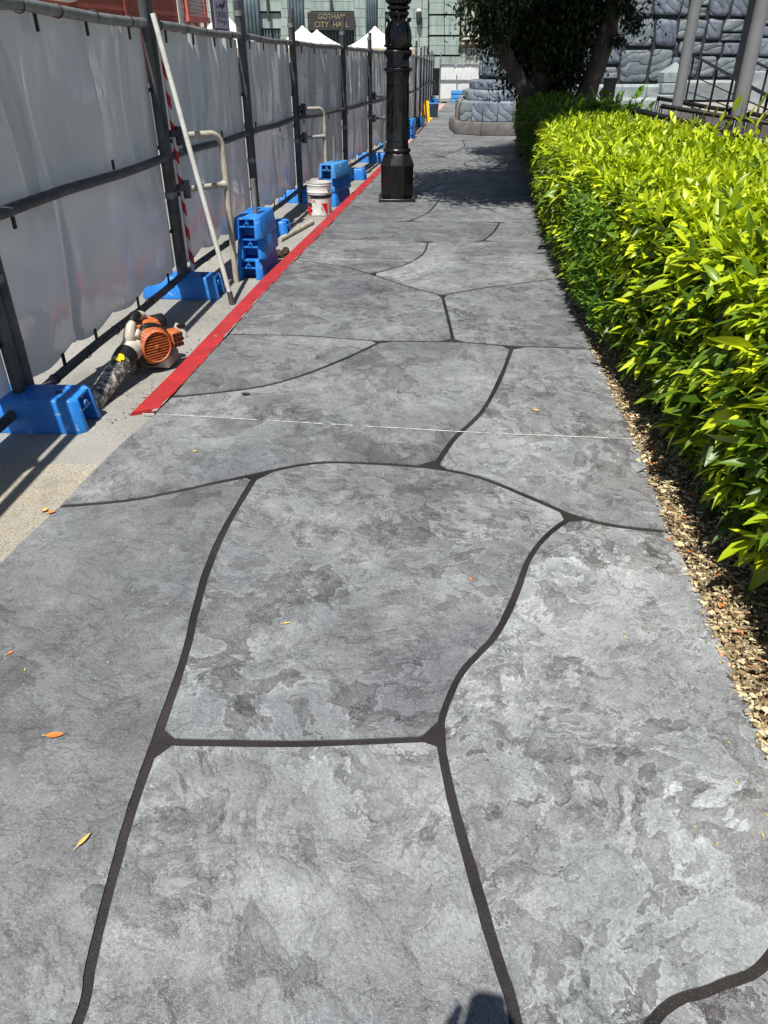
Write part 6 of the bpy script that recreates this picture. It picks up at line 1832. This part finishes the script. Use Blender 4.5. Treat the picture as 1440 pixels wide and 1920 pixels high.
# ------------------------------------------------------------------ tree over the path
YT = 16.0
tr = thing('tree', 'dark leafy tree with three leaning trunks beside the castle wall', 'tree', (3.3, YT, 0))
def trunk(px, Y0, Y1, r0, r1_, extra=()):
    pts = []
    for i, (u, v) in enumerate(px):
        pts.append(atY(u, v, Y0 + (Y1 - Y0) * i / (len(px) - 1)))
    pts[0].z = -0.05
    pts += [Vector(e) for e in extra]
    pts = smooth_line(pts, 4); n_ = len(pts)
    b_ = MB().tube(pts, [r0 + (r1_ - r0) * (i / n_) + (0.09 * max(0, 1 - i / (n_ * 0.16))) + 0.012 * math.sin(i * 1.9) for i in range(n_)], 14)
    b_.build('trunk', M['bark'], tr, smooth=True)
    return pts
T1 = trunk([(1002, 240), (997, 195), (982, 165), (962, 130), (946, 100), (937, 60), (938, 10), (945, -50)], YT, YT - 0.6, 0.16, 0.09, [(2.2, 14.2, 4.4), (1.6, 12.8, 5.2)])
T2 = trunk([(1018, 240), (1014, 190), (1010, 140), (1008, 80), (1014, 20), (1020, -60)], YT + 0.3, YT + 0.1, 0.17, 0.10, [(3.2, 15.0, 4.8), (3.3, 13.5, 6.2)])
T3 = trunk([(1082, 245), (1090, 200), (1104, 165), (1122, 115), (1136, 70), (1148, 25), (1160, -30), (1172, -90)], YT - 0.2, YT - 0.2, 0.20, 0.11, [(5.2, 15.0, 5.0), (5.4, 14.0, 6.2)])
r4 = np.random.default_rng(9)
LOBES = [(np.array([1.0, 9.65, 4.7]), np.array([1.5, 2.0, 1.15]), 460), (np.array([2.35, 12.2, 5.2]), np.array([1.5, 1.5, 1.5]), 200), (np.array([3.9, 14.8, 5.3]), np.array([2.5, 2.3, 1.9]), 620)]
def limb(a, b, r_):
    a, b = Vector(a), Vector(b); m_ = a.lerp(b, 0.5) + Vector((r4.normal(0, .25), r4.normal(0, .25), 0.3))
    MB().tube(smooth_line([a, m_, b], 4), [r_ * (1 - 0.75 * i / 8) for i in range(9)], 7).build('limb', M['bark'], tr, smooth=True)
for k in range(22):
    v = r4.normal(0, 1, 3); v /= np.linalg.norm(v)
    src = (T1, T2, T3)[k % 3]
    CC, CR_, _ = LOBES[(0, 2, 2, 1, 0)[k % 5]]
    limb(src[int(len(src) * r4.uniform(0.7, 0.98))], CC + v * CR_ * r4.uniform(0.4, 0.8), 0.07)
# leaf clumps in the crown, denser towards its outside, open below
cl_ = []
for CC, CR_, cnt in LOBES:
    for k in range(cnt):
        v = r4.normal(0, 1, 3); v /= np.linalg.norm(v)
        p = CC + v * CR_ * (r4.random() ** 0.45) * (0.85 + 0.35 * mnoise.noise(Vector(v * 1.9 + CC)))
        cl_.append((p, 0.27))
for (u, v, Y, rx, rz_, cnt) in ((1040, 120, 16.6, 0.55, 0.55, 40), (1035, 70, 16.4, 0.6, 0.6, 40), (1010, 60, 16.5, 0.75, 0.5, 44), (1075, 40, 16.4, 0.7, 0.45, 26), (1030, 165, 16.7, 0.32, 0.3, 12), (926, 22, 15.3, 0.26, 0.40, 13), (930, 62, 15.5, 0.18, 0.28, 8), (908, -8, 15.2, 0.30, 0.2, 9), (1120, 20, 16.0, 0.5, 0.3, 12), (1000, 100, 16.7, 0.5, 0.6, 20), (1060, 85, 16.8, 0.5, 0.45, 18), (970, 20, 16.0, 0.5, 0.5, 16), (1020, 5, 16.2, 1.2, 0.4, 30)):
    c = np.array(atY(u, v, Y))
    for k in range(cnt): cl_.append((c + r4.normal(0, 0.5, 3) * np.array([rx, 0.5, rz_]), 0.2))
for (u, v) in ((1180, 20), (1188, 45), (1165, 8), (1160, 75)):
    cl_.append((np.array(atY(u, v, 15.6)), 0.07))
cp = np.array([c[0] for c in cl_]); cr_ = np.array([c[1] for c in cl_])
per = 95
Pt = np.repeat(cp, per, 0) + r4.normal(0, 1, (len(cp) * per, 3)) * np.repeat(cr_, per)[:, None] * np.array([1, 1, 0.75])
Dt = r4.normal(0, 1, Pt.shape) + np.array([0, 0, -0.35])
St = 0.11 * (0.7 + 0.6 * r4.random(len(Pt)))
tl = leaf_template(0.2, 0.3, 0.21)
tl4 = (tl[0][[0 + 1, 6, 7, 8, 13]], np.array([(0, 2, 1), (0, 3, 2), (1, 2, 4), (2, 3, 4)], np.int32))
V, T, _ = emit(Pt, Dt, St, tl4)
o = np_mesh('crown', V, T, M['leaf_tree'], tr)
o['kind'] = 'stuff'
for (u, v) in ((1180, 20), (1188, 45), (1165, 8), (1160, 75)):
    q = atY(u, v, 15.6); limb(T3[int(len(T3) * 0.62)], q, 0.015)

# ------------------------------------------------------------------ the photographer, who stands behind the camera and throws the shadow at the bottom
pe = thing('person', 'person standing behind the camera holding up a phone, only the shadow shows', 'person', (-0.02, -0.42, 0))
def skin_body(name, joints, edges, mat, parent):
    me = bpy.data.meshes.new(name)
    org = ORG[parent.name]
    me.from_pydata([tuple(Vector(p) - org) for p, _ in joints], edges, [])
    o = bpy.data.objects.new(name, me); COL.objects.link(o); o.parent = parent
    me.materials.append(M[mat])
    md = o.modifiers.new('skin', 'SKIN')
    for i, (_, r_) in enumerate(joints):
        me.skin_vertices[0].data[i].radius = (r_, r_) if not hasattr(r_, '__len__') else r_
    me.skin_vertices[0].data[0].use_root = True
    md.use_smooth_shade = True
    s = o.modifiers.new('sub', 'SUBSURF'); s.levels = 1; s.render_levels = 1
    return o
bx0, by0 = -0.10, -0.47
J = [((bx0, by0, 0.92), 0.15), ((bx0, by0, 1.15), 0.14), ((bx0, by0, 1.36), 0.15), ((bx0, by0 + .01, 1.47), 0.06), ((bx0, by0 + .03, 1.55), 0.075), ((bx0, by0 + .03, 1.66), 0.085),
     ((bx0 - .17, by0, 1.38), 0.06), ((bx0 - .23, by0 + .1, 1.16), 0.048), ((bx0 - .09, by0 + .33, 1.36), 0.036),
     ((bx0 + .17, by0, 1.38), 0.06), ((bx0 + .26, by0 + .1, 1.16), 0.048), ((bx0 + .14, by0 + .33, 1.36), 0.036),
     ((bx0 - .10, by0, 0.86), 0.10), ((bx0 - .11, by0 + .02, 0.48), 0.065), ((bx0 - .11, by0 - .02, 0.08), 0.045), ((bx0 - .12, by0 + .14, 0.035), 0.035),
     ((bx0 + .10, by0, 0.86), 0.10), ((bx0 + .11, by0 + .02, 0.48), 0.065), ((bx0 + .11, by0 - .02, 0.08), 0.045), ((bx0 + .12, by0 + .14, 0.035), 0.035),
     ((bx0 - .03, -0.09, 1.38), 0.028), ((bx0 + .085, -0.09, 1.38), 0.028)]
Ed = [(0, 1), (1, 2), (2, 3), (3, 4), (4, 5), (2, 6), (6, 7), (7, 8), (2, 9), (9, 10), (10, 11), (0, 12), (12, 13), (13, 14), (14, 15), (0, 16), (16, 17), (17, 18), (18, 19), (8, 20), (11, 21)]
skin_body('body', J, Ed, 'shirt', pe)
for s in (-1, 1):
    hx = bx0 + (-.03 if s < 0 else .085)
    for k in range(4):
        z_ = 1.375 + k * 0.021
        MB().tube([(hx, -0.075, z_ - 0.01), (hx - s * 0.002, -0.045, z_), (hx - s * 0.022, -0.018, z_ + 0.004)], [0.010, 0.009, 0.008], 8).build('finger', M['skin'], pe, smooth=True)
    MB().ball((hx + s * 0.006, -0.085, 1.405), 0.034, 12, 8, (0.7, 0.8, 1.25)).build('palm', M['skin'], pe, smooth=True)
    MB().tube([(hx, -0.09, 1.38), (hx - s * 0.02, -0.088, 1.41), (hx - s * 0.03, -0.07, 1.435)], [0.012, 0.010, 0.008], 8).build('thumb', M['skin'], pe, smooth=True)
MB().ball((bx0, by0 - 0.01, 1.69), 0.098, 14, 10, (0.95, 1.05, 0.85)).build('hair', M['black'], pe, smooth=True)
ph = MB(); rr_ = [(sx * (0.038 - 0.022) + 0.022 * math.cos(R(b0_ + k * 22.5)), sy * (0.075 - 0.022) + 0.022 * math.sin(R(b0_ + k * 22.5))) for sx, sy, b0_ in ((1, 1, 0), (-1, 1, 90), (-1, -1, 180), (1, -1, 270)) for k in range(5)]
ph.prism(rr_, -0.004, 0.004)
ph.v = [Matrix.Rotation(R(16), 3, 'Y') @ Matrix.Rotation(math.pi / 2 - TH, 3, 'X') @ p for p in ph.v]
ph.v = [p + Vector((-0.072, -0.05, 1.412)) for p in ph.v]
ph.build('phone', M['black'], None, bevel=0.004, label='black phone held up behind the camera, only its shadow shows', cat='phone')
